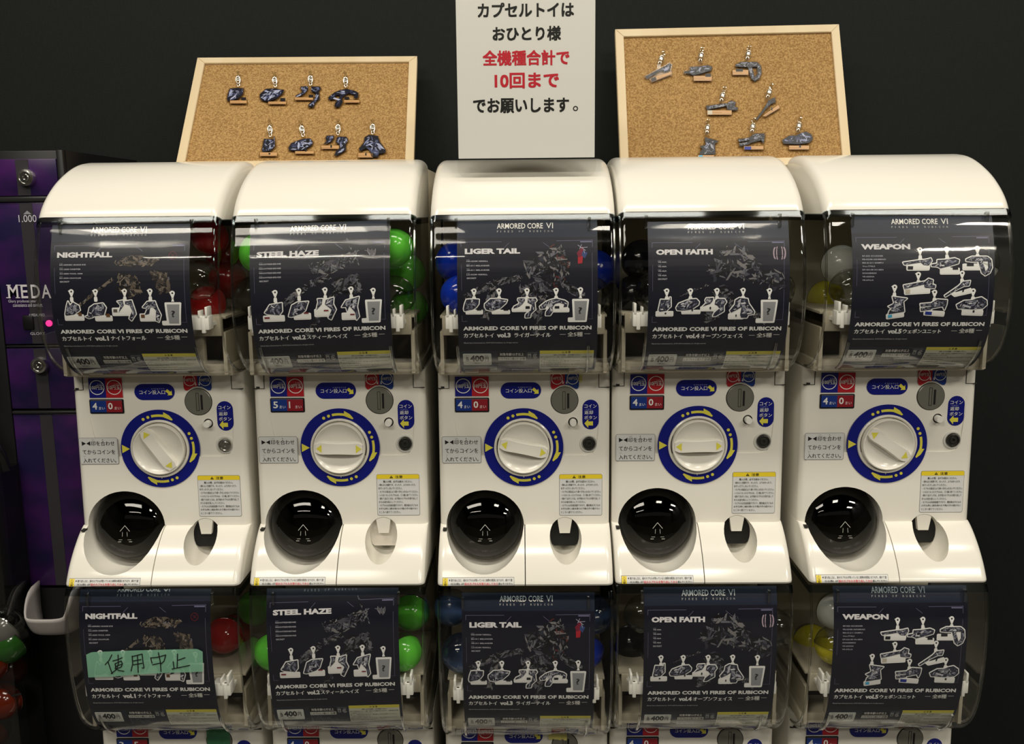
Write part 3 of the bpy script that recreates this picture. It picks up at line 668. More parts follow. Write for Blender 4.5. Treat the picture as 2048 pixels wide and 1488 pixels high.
ME['flap'] = prism([(.0575, -.528-BASE), (.0845, -.528-BASE), (.0800, -.5575-BASE), (.0620, -.5575-BASE)], 1.5775-1.58, 1.60-1.58); ME['flap'].name = 'return_flap'; ME['flap'].materials.append(WHITE)
def hole_plate(m, nm):
    P = [(.071+a, b-BASE) for a, b in ((-.0262, -.520), (.0262, -.520), (.0262, -.570), (.0225, -.5805), (.0185, -.584), (-.0185, -.584), (-.0225, -.5805), (-.0262, -.570))]
    me = prism(P, 1.5865-1.58, 1.5885-1.58); me.name = nm; me.materials.append(m); return me
ME['void'] = hole_plate(BLACK, 'coin_return_shade'); ME['voidw'] = hole_plate(WHITE2, 'coin_return_shutter')  # the black plate paints the shade of the open coin return
def corner(s):
    bm = bmesh.new(); z0 = -BASE; y = PY(-.285)-1.58
    xi, xo = s*.1300, s*.1500
    bx(bm, min(xi, xi+s*.0010), max(xi, xi+s*.0010), y-.0008, y+.003, -.2955+z0, -.262+z0); bx(bm, min(xi, xo), max(xi, xo), y-.0008, y+.003, -.2955+z0, -.2945+z0)
    if s < 0: bx(bm, -.1445, -.1385, y-.0010, y+.003, -.2945+z0, -.2915+z0)
    return bm_mesh('corner_seam', bm, GAP)
ME['cor-1'] = corner(-1); ME['cor1'] = corner(1)
ME['notch'] = box_mesh('latch_notch', -.1445, -.1380, -.0215, -.010, -.5455-BASE, -.5425-BASE, GAP)
ME['cvs'] = lettering_mesh(coin_value_sticker(), surfP(REC), 'coin_value_sticker')
ME['tops'] = lettering_mesh(top_sticker(), surfP(REC), 'coin_slot_sticker')
ME['pill'] = plate('slot_sign', -.0405, .0300, -.2850, -.3135, .0141, M_NAVY, REC, .0006)
ME['pillt'] = lettering_mesh(slot_pill(), surfP(REC-.0006))
ME['rpill'] = plate('button_sign', .1020, .1305, -.3165, -.3695, .0141, M_NAVY, REC, .0006)
ME['rpillt'] = lettering_mesh(return_pill(), surfP(REC-.0006))
ME['disp'] = plate('coin_count_window', -.1208, -.0608, -.3115, -.3370, .0020, M_BLK, REC, .0014)
ME['align'] = lettering_mesh(align_sticker(), lambda u, v, l: loc3(u, PY(-.38)-.0010-l*.00022+(.42-v)*.0-.0012, -v), 'alignment_sticker')
ME['cau'] = lettering_mesh(caution_sticker(), surfPan, 'caution_sticker')
ME['trays'] = lettering_mesh(tray_sticker(), surfChute, 'tray_caution_sticker')

ANG = {(0, 0): 55, (1, 0): 1, (2, 0): 12, (3, 0): -1, (4, 0): 35, (0, 1): 20, (1, 1): 5, (2, 1): -8, (3, 1): 15, (4, 1): 30}
COUNTS = {(0, 0): '40', (1, 0): '51', (2, 0): '40', (3, 0): '40', (4, 0): '40', (0, 1): '35', (1, 1): '40', (2, 1): '40', (3, 1): '40', (4, 1): '40'}
ORD = ['leftmost', 'second from the left', 'middle', 'second from the right', 'rightmost']
MLAB = {(0, 0): 'upper white capsule machine beside the purple cabinet, dial handle turned steeply, red capsules inside',
        (1, 0): 'upper white capsule machine with green capsules, its count window reading 5 and 1',
        (2, 0): 'upper white capsule machine with blue capsules, paper notice standing on its hood',
        (3, 0): 'upper white capsule machine with black capsules in its window, right of the notice',
        (4, 0): 'upper white capsule machine at the right end, white and yellow capsules in its window',
        (0, 1): 'lower white capsule machine with handwritten green tape across its window',
        (1, 1): 'lower white capsule machine with a green capsule on each side of its window card',
        (2, 1): 'lower white capsule machine with clear and blue capsules, under the notice column',
        (3, 1): 'lower white capsule machine with black and clear capsules at the window corners',
        (4, 1): 'lower white capsule machine at the right end, yellow capsules in its window'}
MOFF = {(2, 0): (0, -.002), (2, 1): (0, -.010)}
def make_machine(i, row):
    dy, dz = MOFF.get((i, row), (0, 0))
    t = thing('capsule_machine', MLAB[(i, row)], 'capsule machine', (XC[i], 1.58+(DY if row else 0)+dy, ZC+BASE+(DZ if row else 0)+dz), group='white capsule machines in two rows')
    k = 'L' if row else 'U'
    o = lambda n, m, p=t, loc=None, lab=None: obj(n, ME[m], p, loc, lab)
    o('body', 'body'); o('lower_body', 'core'); o('capsule_tray_cover', 'chl'); o('coin_return_cover', 'chr'); o('rear_case', 'caseL' if row else 'case'); o('cavity_shade', 'cavity')
    if not row: o('hood', 'hood')
    d = o('clear_window', 'dome'+k, lab='clear curved plastic window')
    o('window_rim', 'lip'+k, d)
    for s in (-1, 1): o('edge_bead', 'bead%s%d' % (k, s), d); o('guide_rail', 'rail%s%d' % (k, s), d); o('card_peg', 'peg%s%d' % (k, s), d)
    h = o('dispenser', 'hopper', lab='beige capsule dispenser inside the window'); o('dispenser_shade', 'back', h)
    for s in (-1, 1): o('card_clip', 'clip%d' % s)
    o('corner_seam', 'cor-1'); o('corner_seam', 'cor1'); o('latch_notch', 'notch')
    o('coin_value_sticker', 'cvs', lab='blue and red coin value sticker'); o('coin_slot_sticker', 'tops', lab='red and blue coin sticker with arrows')
    q = o('slot_sign', 'pill', lab='navy oval sign with an arrow to the coin slot'); o('lettering', 'pillt', q)
    q = o('button_sign', 'rpill', lab='tall navy oval sign with an arrow to the button'); o('lettering', 'rpillt', q)
    q = o('coin_count_window', 'disp'); c = COUNTS[(i, row)]
    if c not in CNT: CNT[c] = count_display(c[0], c[1])
    obj('coin_count_cards', CNT[c], q)
    o('alignment_sticker', 'align'); o('caution_sticker', 'cau', lab='white caution sticker with a yellow heading'); o('tray_caution_sticker', 'trays', lab='narrow caution sticker with red words')
    P = loc3(-.0012, YR, -.4005)
    r = o('dial_ring', 'ring', loc=P, lab='dark blue ring with yellow arrows'); r.rotation_euler = (TILT, 0, 0); inv = (Matrix.Translation(P) @ Matrix.Rotation(TILT, 4, 'X')).inverted()
    for n_, m_ in RINGM: rp = obj(n_, m_, r); rp.matrix_parent_inverse = inv
    q = o('dial_bezel', 'bezel', loc=P); q.rotation_euler = (TILT, 0, 0); o('dial_gap', 'dialgap', q)
    dl = o('dial', 'dial', loc=P); dl.rotation_euler = (TILT, R(ANG[(i, row)]), 0)
    o('handle', 'handle', dl); o('end_arrow', 'hm-1', dl, lab='yellow arrow on the handle end'); o('end_arrow', 'hm1', dl, lab='yellow arrow on the handle end')
    P = loc3(.0708, REC, -.3172)
    q = o('coin_slot_plate', 'slotd', loc=P, lab='round grey metal coin slot plate'); o('coin_slit', 'slits', q); o('coin_guide', 'slotf', q); o('slot_rim', 'slotr', q)
    P = loc3(.0856, REC+.001, -.3563); o('button_hole', 'btng', loc=P)
    b = o('return_button', 'btn', loc=P)
    P = loc3(.1137, REC, -.3950)
    q = o('lock_collar', 'lockr', loc=P); o('lock_barrel', 'lock1' if (i, row) == (0, 0) else 'lock', q)
    P = loc3(DISC[0], DISC[1]-.006, DISC[2])
    q = o('capsule_door', 'door', loc=P, lab='round smoked plastic capsule door'); q.rotation_euler = (R(-17), 0, 0); o('door_rim', 'doorr', q); o('raised_arrow', 'emb', q)
    q = o('coin_return_shutter' if (i, row) == (1, 0) else 'coin_return_shade', 'voidw' if (i, row) == (1, 0) else 'void'); o('return_flap', 'flap')
    return t
MACH = {}
for row in (1, 0):
    for i in range(5): MACH[(i, row)] = make_machine(i, row)
# low stand under each column
for i in range(5):
    t = thing('machine_stand', 'low grey stand under the ' + ORD[i] + ' column of capsule machines', 'stand', (XC[i], 1.58, 0), group='stands under the machines')
    top = ZC+BASE+DZ+(MOFF.get((i, 1), (0, 0))[1])
    obj('base_plate', box_mesh('base_plate', -.145, .145, -.05, .38, 0, top-.001, mat('dark_stand_metal', (.05, .05, .05), .5), .004), t)

# ================================================================== WINDOW CARDS
# a card is drawn in the units of an enlarged view (292..1512 wide); heights are turned into heights on the curved window
_yt = np.array([projy(0, y+.004, z) for y, z in UP]); _zt = np.array([z for y, z in UP]); _up_y = np.array([y for y, z in UP])
def card_z(cy): return float(np.interp(420+cy*.22845, _yt, _zt))
_lz = np.array([z for y, z in LOW0])[::-1]; _ly = np.array([y for y, z in LOW0])[::-1]
VM = [dict(dx=-.009, dz=0, rot=0), dict(dx=-.004, dz=0, rot=-1.3), dict(dx=.007, dz=0, rot=0), dict(dx=.0085, dz=-.004, rot=0), dict(dx=.004, dz=.001, rot=.3)]
VL = [dict(dx=-.010, dz=.010, rot=-.2), dict(dx=-.0065, dz=.017, rot=-1.4), dict(dx=.0045, dz=-.008, rot=.1), dict(dx=.009, dz=.000, rot=-.2), dict(dx=.000, dz=.003, rot=.2)]
def card_surf(i, row):
    V = (VL if row else VM)[i]; a = R(V['rot']); kx = .000185
    def S(u, v, l):
        x = (u-902)*kx; w_ = v + (x*sin(a))/.000185*1.0; x = x*cos(a)
        z = card_z(w_)
        if row:
            z = -.617+1.096*z+V['dz']; z = min(max(z, -.9195), -.6265); y = float(np.interp(z, _lz, _ly)) + .0045
            ly = y-(1.58+DY); lz = z-(BASE+DZ)-MOFF.get((i, 1), (0, 0))[1]
        else:
            z = z+V['dz']; z = max(z, -.2655); y = float(np.interp(-z, -_zt, _up_y)) + .0045
            ly = y-1.58; lz = z-BASE-MOFF.get((i, 0), (0, 0))[1]
        return (x+V['dx'], ly-l*.00022, lz)
    return S
DN = srgb(18, 20, 36); DN2 = srgb(34, 38, 58); STRIP = srgb(30, 38, 57); CW = (.90, .90, .89); LIL = srgb(110, 108, 140)
TITLES = ['NIGHTFALL', 'STEEL HAZE', 'LIGER TAIL', 'OPEN FAITH', 'WEAPON']
TW = [(352, 835), (352, 895), (360, 840), (360, 850), (368, 790)]
JP = ['ナイトフォール', 'スティールヘイズ', 'ライガーテイル', 'オープンフェイス', 'ウェポンユニット']
JW = [(772, 1085), (760, 1120), (782, 1105), (762, 1130), (762, 1095)]
LIST = [['HC-2000/BC SHADE EYE', 'CC-2000 ORBITER', 'AC-2000 TOOL ARM', 'RC-2000 CRAWLER', 'SECRET'],
        ['NACHTREIHER/44E', 'NACHTREIHER/40E', 'NACHTREIHER/46E', 'NACHTREIHER/42E', 'SECRET'],
        ['HD-033M VERRILL', 'BD-011 MELANDER', 'AR-011 MELANDER', 'LG-033M VERRILL', 'SECRET'],
        ['VE-44A', 'VE-40A', 'VE-46A', 'VE-42A', 'SECRET'],
        ['RF-025 SCUDDER', 'PB-033M ASHMEAD', 'MA-E-211 SAMPU', 'Vvc-774LS', 'DF-GA-08 HU-BEN', 'SONGBIRDS', 'VE-60SNA', 'VE-67LLA']]
LW = [[230, 185, 200, 190, 85], [190]*4+[82], [187, 200, 200, 182, 85], [75]*4+[82], [180, 203, 180, 108, 180, 122, 105, 98]]
def bars(P, w):                 # thick strokes as polygons
    out = []
    for (x0, y0), (x1, y1) in zip(P, P[1:]):
        d = np.array([x1-x0, y1-y0], float); d /= np.linalg.norm(d); n = np.array([-d[1], d[0]])*w/2
        out.append([(x0+n[0], y0+n[1]), (x1+n[0], y1+n[1]), (x1-n[0], y1-n[1]), (x0-n[0], y0-n[1])])
    return out
ART = [  # plain abstract clusters of angular slivers standing in for the printed artwork
    [[(810, 420), (1010, 360), (1290, 380), (1180, 470), (900, 470)], [(880, 500), (1060, 540), (1110, 700), (960, 760), (850, 660)], [(1130, 470), (1330, 520), (1360, 700), (1240, 720)]] + bars([(500, 830), (850, 560)], 40),
    [[(800, 450), (1000, 400), (1260, 330), (1200, 480), (960, 560), (820, 540)], [(960, 600), (1250, 520), (1290, 760), (1050, 720)]] + bars([(570, 810), (800, 640), (1000, 560)], 70) + bars([(1090, 640), (760, 1090)], 60) + bars([(1130, 230), (1250, 480)], 26),
    [[(850, 430), (1040, 330), (1180, 280), (1290, 400), (1270, 640), (1120, 700), (960, 690), (870, 560)], [(800, 640), (1100, 600), (1160, 800), (1000, 980), (880, 940)]] + bars([(350, 770), (600, 640), (860, 590)], 70) + bars([(1200, 640), (1400, 770)], 80) + bars([(620, 650), (520, 960)], 90) + bars([(1020, 900), (960, 1110)], 60),
    [[(770, 520), (880, 300), (1120, 290), (1240, 420), (1500, 560), (1480, 720), (1240, 700), (1060, 600), (820, 640)], [(860, 650), (1050, 640), (900, 980), (740, 990)]] + bars([(1000, 700), (1040, 980)], 60) + bars([(560, 750), (820, 640)], 30) + bars([(1150, 860), (1330, 980)], 70),
    []]
GREYS = [srgb(74, 74, 84), srgb(28, 28, 34), srgb(14, 14, 20), srgb(104, 104, 114), srgb(20, 22, 30), srgb(48, 50, 62), srgb(16, 18, 26), srgb(120, 118, 120)]
WARM = [srgb(70, 62, 58), srgb(28, 26, 28), srgb(16, 16, 20), srgb(96, 86, 76), srgb(40, 38, 42), srgb(120, 110, 100)]
TAGC = [srgb(150, 152, 165), srgb(105, 108, 125), srgb(62, 64, 82), srgb(190, 190, 200), srgb(40, 42, 56), srgb(120, 122, 140)]
def clasp2d(f, x, y, s, lay, col=CW):
    """lobster clasp printed above hook point x, y"""
    f.ring(x, y-60*s, 8*s, 22*s, col, lay, 20); f.poly([(x-19*s, y-50*s), (x+19*s, y-50*s), (x+7*s, y-18*s), (x-7*s, y-18*s)], col, lay)
    f.poly([(x-30*s, y-66*s), (x-14*s, y-76*s), (x-14*s, y-54*s)], col, lay)
    f.ring(x, y-14*s, 3.5*s, 9*s, col, lay, 14); f.poly([(x-13*s, y+14*s), (x-7*s, y-8*s), (x+7*s, y-8*s), (x+13*s, y+14*s)], col, lay)
def tag_print(it, seed):
    f = Flat(); rng = np.random.RandomState(seed); polys = it[0]
    hx, hy = it[4]
    for L in outline(polys+[it[1], rc(hx-6, hy-4, hx+6, hy+22)], 9, 44): f.poly(L, CW, 3)
    clasp2d(f, hx, hy, 1, 3)
    f.poly(it[1], (.86, .86, .84), 4)
    for P in polys:
        f.poly(P, srgb(48, 50, 66), 5)
        A = np.array(P); sz = float(np.sqrt(np.prod(A.max(0)-A.min(0))))
        for Q, c in shards(P, int(16+sz/7), rng, sz*.55, TAGC): f.poly(Q, c, 6)
        for Q, c in shards(P, 8, rng, sz*.3, [srgb(16, 17, 26), srgb(225, 225, 230)]): f.poly(Q, c, 7)
    f.poly(it[2], it[3], 6)
    b = it[1]; x0 = min(p[0] for p in b); x1 = max(p[0] for p in b); y1 = max(p[1] for p in b)
    return f
def card_tags(i):
    out = []
    if i == 0: out = [(place_item(t, .972, 292+(t[4][0]-235)*.972, t[4][1]+6)) for t in V1]
    if i == 1: out = [(place_item(t, .965, 292+(t[4][0]-227)*.965, t[4][1]+14)) for t in V2]
    if i == 2:
        S_ = .61*6.606
        for k, x in zip('ABCD', (437, 655, 898, 1150)): out.append(place_item(ITEMS[k], S_, x, 765))
    if i == 3:
        S_ = .61*6.606
        for k, x, s in zip('EFGH', (452, 657, 886, 1112), (1, 1, 1, .98)): out.append(place_item(ITEMS[k], S_*s, x, 757))
    if i == 4:
        S_ = .80*5.535*.96
        for k, (x, y), a in zip('IJKLMNOP', ((1030, 395), (1270, 390), (1543, 385), (1014, 610), (1405, 600), (805, 720), (1165, 765), (1510, 755)), (21, 0, 0, -3, 18, -8, 4, 2)):
            out.append(place_item(rot_item(ITEMS[k], R(a)), S_, 292+(x-425)*.96, y+50))
    return out
CARD_LAB = ['dark card with a title of nine letters and five tag pictures', 'dark card with a two-word title beginning STEEL and five tag pictures', 'dark card with a red and blue emblem and five tag pictures', 'dark card with a pale claw-like emblem and five tag pictures', 'dark card with eight tag pictures in three rows']
def q_tag(f, x, y):
    L = [(x-66, y+28), (x+66, y+28), (x+47, y+215), (x-102, y+215), (x-102, y+190), (x-58, y+190)]
    for P in outline([L], 8, 44): f.poly(P, CW, 3)
    clasp2d(f, x, y, 1, 3); f.poly([(x-55, y+38), (x+57, y+38), (x+40, y+206), (x-46, y+206)], srgb(150, 152, 156), 4)
    f.text('?', x-20, y+92, x+14, y+150, srgb(52, 52, 56), 5, .02)
FL = {}
def card_flats(i):
    if i in FL: return FL[i]
    parts = []
    # sheet
    f = Flat(); f.rect(292, 92, 1512, 1442, STRIP, 0, 135); f.rect(292, 240, 1512, 1232, DN, 1, 99, 2)
    parts.append(('card_sheet', f, None))
    f = Flat(); f.text('ARMORED CORE', 640, 115, 1040, 163, (.86, .84, .80), 2, .012); f.text('VI', 1068, 113, 1128, 163, (.8, .8, .78), 2)
    for k, (ch) in enumerate('FIRES OF RUBICON'):
        if ch != ' ': f.text(ch, 640+k*31.5, 178, 640+k*31.5+(13 if ch != 'I' else 4), 195, (.5, .5, .5), 2)
    parts.append(('header_lettering', f, None))
    f = Flat()
    for a, b, ww in (((325, 276), (680, 276), 3), ((327, 276), (327, 318), 3), ((1155, 273), (1470, 270), 3), ((1362, 282), (1462, 282), 11), ((1468, 265), (1468, 330), 3), ((1464, 380), (1464, 958), 2.2), ((330, 470), (330, 700), 2), ((330, 920), (330, 972), 3), ((330, 972), (372, 972), 3), ((1330, 958), (1468, 958), 2), ((700, 330), (745, 286), 3), ((1040, 286), (1100, 330), 3)):
        f.line(a, b, ww, LIL, 2)
    parts.append(('frame_lines', f, None))
    rng = np.random.RandomState(40+i)
    if ART[i]:
        f = Flat()
        if i == 3: pass
        for P in ART[i]:
            A = np.array(P); sz = float(np.sqrt(np.prod(A.max(0)-A.min(0)+20)))
            pal = WARM if i == 0 else GREYS
            for Q, c in shards(P, int(60+sz/4), rng, min(120, sz*.42), pal): f.poly(Q, c, 2.3)
            for Q, c in shards(P, 12, rng, 36, [srgb(140, 138, 140), srgb(105, 105, 118), srgb(16, 16, 22)]): f.poly(Q, c, 2.6)
            if i == 2:
                for Q, c in shards(ART[2][0], 6, rng, 60, [srgb(92, 44, 44), srgb(110, 62, 58)]):
                    if Q[0][0] > 1120: f.poly(Q, c, 2.7)
        parts.append(('abstract_artwork', f, None))
    if i in (1, 2, 3, 0):
        f = Flat()
        if i == 2:
            P = [(1335, 380), (1378, 306), (1400, 350), (1422, 400), (1385, 470), (1338, 472)]
            f.poly([(1340, 410), (1385, 400), (1378, 470), (1340, 475)], srgb(170, 34, 48), 2.4); f.poly([(1330, 380), (1385, 320), (1398, 400), (1345, 420)], srgb(120, 30, 52), 2.5)
            f.poly([(1385, 360), (1425, 380), (1400, 430), (1372, 400)], srgb(52, 70, 120), 2.7)
            for a, b in (((1340, 310), (1410, 360)), ((1360, 335), (1425, 330)), ((1375, 305), (1355, 345)), ((1390, 345), (1400, 385))): f.line(a, b, 4, srgb(170, 170, 190), 2.9)
        if i == 3:
            for k in (-2, -1, 1, 2):
                L = [(1425+k*17+8*k*cos(t), 375+62*sin(t)*(1-.10*abs(k))) for t in np.linspace(-1.25, 1.25, 9)]; f.pline(L, 9 if abs(k) == 1 else 12, srgb(170, 150, 165), 2.4)
            f.line((1392, 340), (1458, 340), 3, DN, 2.8); f.line((1392, 395), (1458, 395), 3, DN, 2.8)
        if i == 1:
            for k in range(7): f.pline([(1320+k*11+rng.rand()*8, 330+rng.rand()*30), (1318+k*12, 360), (1330+k*8+rng.rand()*10, 385+rng.rand()*20)], 4, srgb(150, 148, 156), 2.4)
            f.line((1295, 350), (1320, 352), 4, srgb(130, 130, 140), 2.4)
        if i == 0: f.ring(1365, 370, 30, 36, srgb(90, 32, 40), 2.4, 26); f.line((1350, 355), (1382, 385), 5, srgb(90, 32, 40), 2.4); f.line((1382, 355), (1350, 385), 5, srgb(90, 32, 40), 2.4)
        parts.append(('emblem', f, None))
    f = Flat(); y = 333 if i != 1 else 333
    f.text(TITLES[i], TW[i][0], 334, TW[i][1], 382, srgb(222, 220, 224), 2.25 if i == 3 else 3.2, .055); parts.append(('title_lettering', f, None))
    f = Flat(); yy = 430 if i < 4 else 432
    for k, (t_, w_) in enumerate(zip(LIST[i], LW[i])):
        if i < 4:
            if k < 4: f.text('PART', 375, yy+k*39-1, 405, yy+k*39+6, srgb(150, 150, 165), 2.2)
            f.text(t_, 375, (yy+k*39+9 if k < 4 else 587), 375+w_, (yy+k*39+21 if k < 4 else 600), srgb(185, 185, 195), 2.2, .02)
        else: f.text(t_, 376, 432+k*30, 376+w_, 444+k*30, srgb(175, 175, 188), 2.2, .02)
    parts.append(('parts_list_lettering', f, None))
    for n, it in enumerate(card_tags(i)): parts.append(('tag_picture', tag_print(it, 11*i+n), None))
    if i < 4:
        f = Flat(); q_tag(f, {0: 1357, 1: 1366, 2: 1362, 3: 1340}[i], 762); parts.append(('tag_picture', f, 'grey tag picture with a question mark'))
    f = Flat(); f.text('ARMORED CORE VI FIRES OF RUBICON', 336, 1016, 1460, 1051, CW, 3.2, .042)
    f.text('カプセルトイ', 338, 1074, 605, 1115, CW, 3.2, .045); f.text('vol.%d' % (i+1), 630, 1074, 752, 1115, CW, 3.2, .05); f.text(JP[i], JW[i][0], 1074, JW[i][1], 1115, CW, 3.2, .045)
    f.text('全%d種' % (8 if i == 4 else 5), 1250, 1070, 1384, 1112, srgb(225, 225, 220), 3.2, .022); f.line((1183, 1092), (1235, 1092), 2.6, CW, 2.2); f.line((1398, 1088), (1450, 1088), 2.6, CW, 2.2)
    parts.append(('name_lettering', f, None))
    f = Flat(); f.text('©Bandai Namco Entertainment Inc., ©1997-2024 FromSoftware, Inc. All rights reserved.', 336, 1155, 815, 1168, srgb(190, 190, 195), 2.2, .02); parts.append(('copyright_lettering', f, None))
    f = Flat(); f.rrect(318, 1250, 580, 1358, 12, srgb(15, 15, 20), 1.6); f.rrect(322, 1254, 576, 1354, 10, srgb(226, 229, 224), 2)
    f.text('各', 345, 1280, 377, 1322, BK, 3, .02); f.text('かく', 348, 1266, 376, 1276, BK, 3); f.text('400', 386, 1270, 510, 1324, BK, 3, .042); f.text('円', 517, 1282, 550, 1322, BK, 3, .02); f.text('えん', 520, 1266, 548, 1277, BK, 3); f.text('（税込）', 415, 1330, 480, 1344, BK, 3)
    parts.append(('price_label', f, 'pale price label with dark figures'))
    f = Flat(); f.rect(315, 1366, 622, 1398, srgb(150, 155, 155), 2, 4); f.text('お問い合わせ先 バンダイナムコ', 320, 1370, 430, 1377, BK, 3); f.text('カプセルトイお客様相談窓口 受付時間', 322, 1382, 600, 1393, (.1, .1, .1), 3, .01); parts.append(('address_label', f, None))
    f = Flat(); f.rrect(630, 1245, 888, 1318, 5, srgb(12, 12, 16), 1.6); f.text('対象年齢15才以上', 652, 1250, 866, 1276, CW, 3, .022); f.rrect(636, 1286, 884, 1316, 3, srgb(220, 222, 216), 2.2); f.text('１カプセル１個入り 全%d種' % (8 if i == 4 else 5), 645, 1290, 876, 1312, BK, 3, .015)
    for k, yy in enumerate((1330, 1344, 1356, 1368)): f.text('材質：アクリル・亜鉛合金・鉄 ご使用の前に必ずお読みください'[:14+k*5], 636, yy, 740+k*80, yy+8, srgb(150, 152, 160), 2.2)
    parts.append(('age_label', f, None))
    f = Flat(); L = srgb(190, 192, 190)
    f.pline([(900, 1262), (930, 1262)], 4, L, 2.2); f.ring(917, 1280, 15, 20, L, 2.2, 4, R(45), R(405)); f.text('プラ', 905, 1270, 930, 1288, L, 2.4, .02)
    f.ring(968, 1280, 15, 20, L, 2.2, 20, R(20), R(320)); f.text('紙', 957, 1270, 979, 1290, L, 2.4, .02); f.text('MADE IN JAPAN', 900, 1248, 985, 1254, L, 2.2)
    parts.append(('recycling_marks', f, None))
    f = Flat(); f.rect(1008, 1232, 1488, 1388, srgb(214, 216, 200), 2, 12); f.rect(1008, 1232, 1488, 1260, srgb(226, 216, 84), 2.4, 3); f.text('△ 注 意', 1205, 1238, 1280, 1255, BK, 3, .02); f.text('お買い上げのお客様へ、必ずお読みください。', 1130, 1265, 1370, 1277, BK, 3, .02)
    rows = ['●小さな部品があります。誤飲・窒息などの危険がありますので、３歳未満のお子様', '　には絶対に与えないでください。', '●とがった部分がありますので、取り扱いには十分注意してください。', '　ケガをする恐れがあります。', '●本来の用途以外には使用しないでください。強い力を加えないでください。', '　高温になる所や直射日光の当たる所に置かないでください。']
    for k, (r_, w_) in enumerate(zip(rows, (455, 210, 440, 190, 450, 330))): f.text(r_, 1018, 1284+k*16.5, 1018+w_, 1295+k*16.5, (.06, .06, .05), 3, .012)
    parts.append(('caution_label', f, 'pale caution label with a yellow heading'))
    f = Flat(); f.rect(755, 1392, 995, 1441, srgb(190, 190, 185), 2, 4); x = 765; 
    rb = np.random.RandomState(3)
    while x < 983: ww = 2+rb.rand()*5; f.rect(x, 1396, x+ww, 1432, BK, 3, 3); x += ww+3+rb.rand()*5
    parts.append(('bar_code', f, None))
    FL[i] = parts; return parts
CPOS = ['in the upper machine beside the purple cabinet', 'in the upper machine with green capsules', 'in the upper machine under the paper notice', 'in the upper machine with black capsules', 'in the upper machine at the right end',
        'in the lower machine with green tape', 'in the lower machine with green capsules', 'in the lower machine of the middle column', 'in the lower machine with black capsules', 'in the lower machine at the right end']
CL2 = ['dark display card with a nine-letter title', 'dark display card with a two-word title beginning STEEL', 'dark card with a red and blue emblem', 'dark display card with a pale striped oval emblem', 'dark display card with eight tag pictures']
for row in (0, 1):
    for i in range(5):
        m_ = MACH[(i, row)]
        t = thing('display_card', CL2[i]+', '+CPOS[i+5*row], 'display card', m_.location, group='display cards in the machine windows')
        S = card_surf(i, row)
        for nm, f, lab in card_flats(i):
            if row and nm in ('bar_code', 'address_label'): continue
            f.build(nm, S, t, lab, cut=0 if 'lettering' in nm or nm in ('card_sheet', 'recycling_marks') else 22)
        # clear film sleeve over the sheet
        V = []; Fc = []; nu, nv = 8, 90
        for b in range(nv+1):
            for a in range(nu+1): V.append(S(286+(1520-286)*a/nu, 60+(1440-60)*b/nv, 13))
        for b in range(nv):
            for a in range(nu): k = b*(nu+1)+a; Fc.append((k, k+1, k+nu+2, k+nu+1))
        obj('clear_sleeve', mesh('clear_sleeve', V, Fc, FILM, True), t, label='thin clear film over the card')

# ================================================================== CAPSULES
def half(m, inner=False):
    prof = [(.0, .0355), (.012, .0334), (.022, .0278), (.0295, .0195), (.0338, .0095), (.0350, .0015), (.0357, .0010), (.0357, 0)]
    return lathe('half', prof[::-1], m, 32, True, 25)
CC = {'red': (.34, .012, .012), 'green': (.105, .50, .045), 'blue': (.004, .028, .36), 'black': (.006, .006, .008), 'white': (.50, .51, .47), 'dimred': (.085, .010, .003), 'dimgreen': (.014, .065, .009), 'dimwhite': (.09, .09, .08), 'yellow': (.52, .46, .015), 'clearblue': (.05, .09, .2), 'orange': (.45, .06, .015)}  # the dim tones carry the shade inside the bin as colour
HALF = {k: half(mat(k+'_capsule_plastic', v, .12, spec=.6)) for k, v in CC.items()}
HCL = half(CLEARBALL)
SEAM = lathe('seam', [(.0357, .0018), (.0362, .0012), (.0362, -.0012), (.0357, -.0018)], CLEARBALL, 32)
def capsule(px, py, Y, col, rx, ry, label, k=.96, group=None):
    x, z = at(px, py, Y)
    t = thing('capsule', label, 'capsule', (x, Y, ZC+z), group=group or 'toy capsules in the machines')
    t.rotation_euler = (R(rx), R(ry), 0); t.scale = (k, k, k)
    a = obj('lower_shell', HALF[col] if col != 'clear' else HCL, t, label=(col.replace('dim', 'shade-dimmed ').replace('clearblue', 'dark blue')+' half shell') if col != 'clear' else 'clear half shell')
    b = obj('upper_shell', HCL, t, label='clear half shell'); b.rotation_euler = (pi, 0, 0)
    obj('seam_ring', SEAM, t); return t
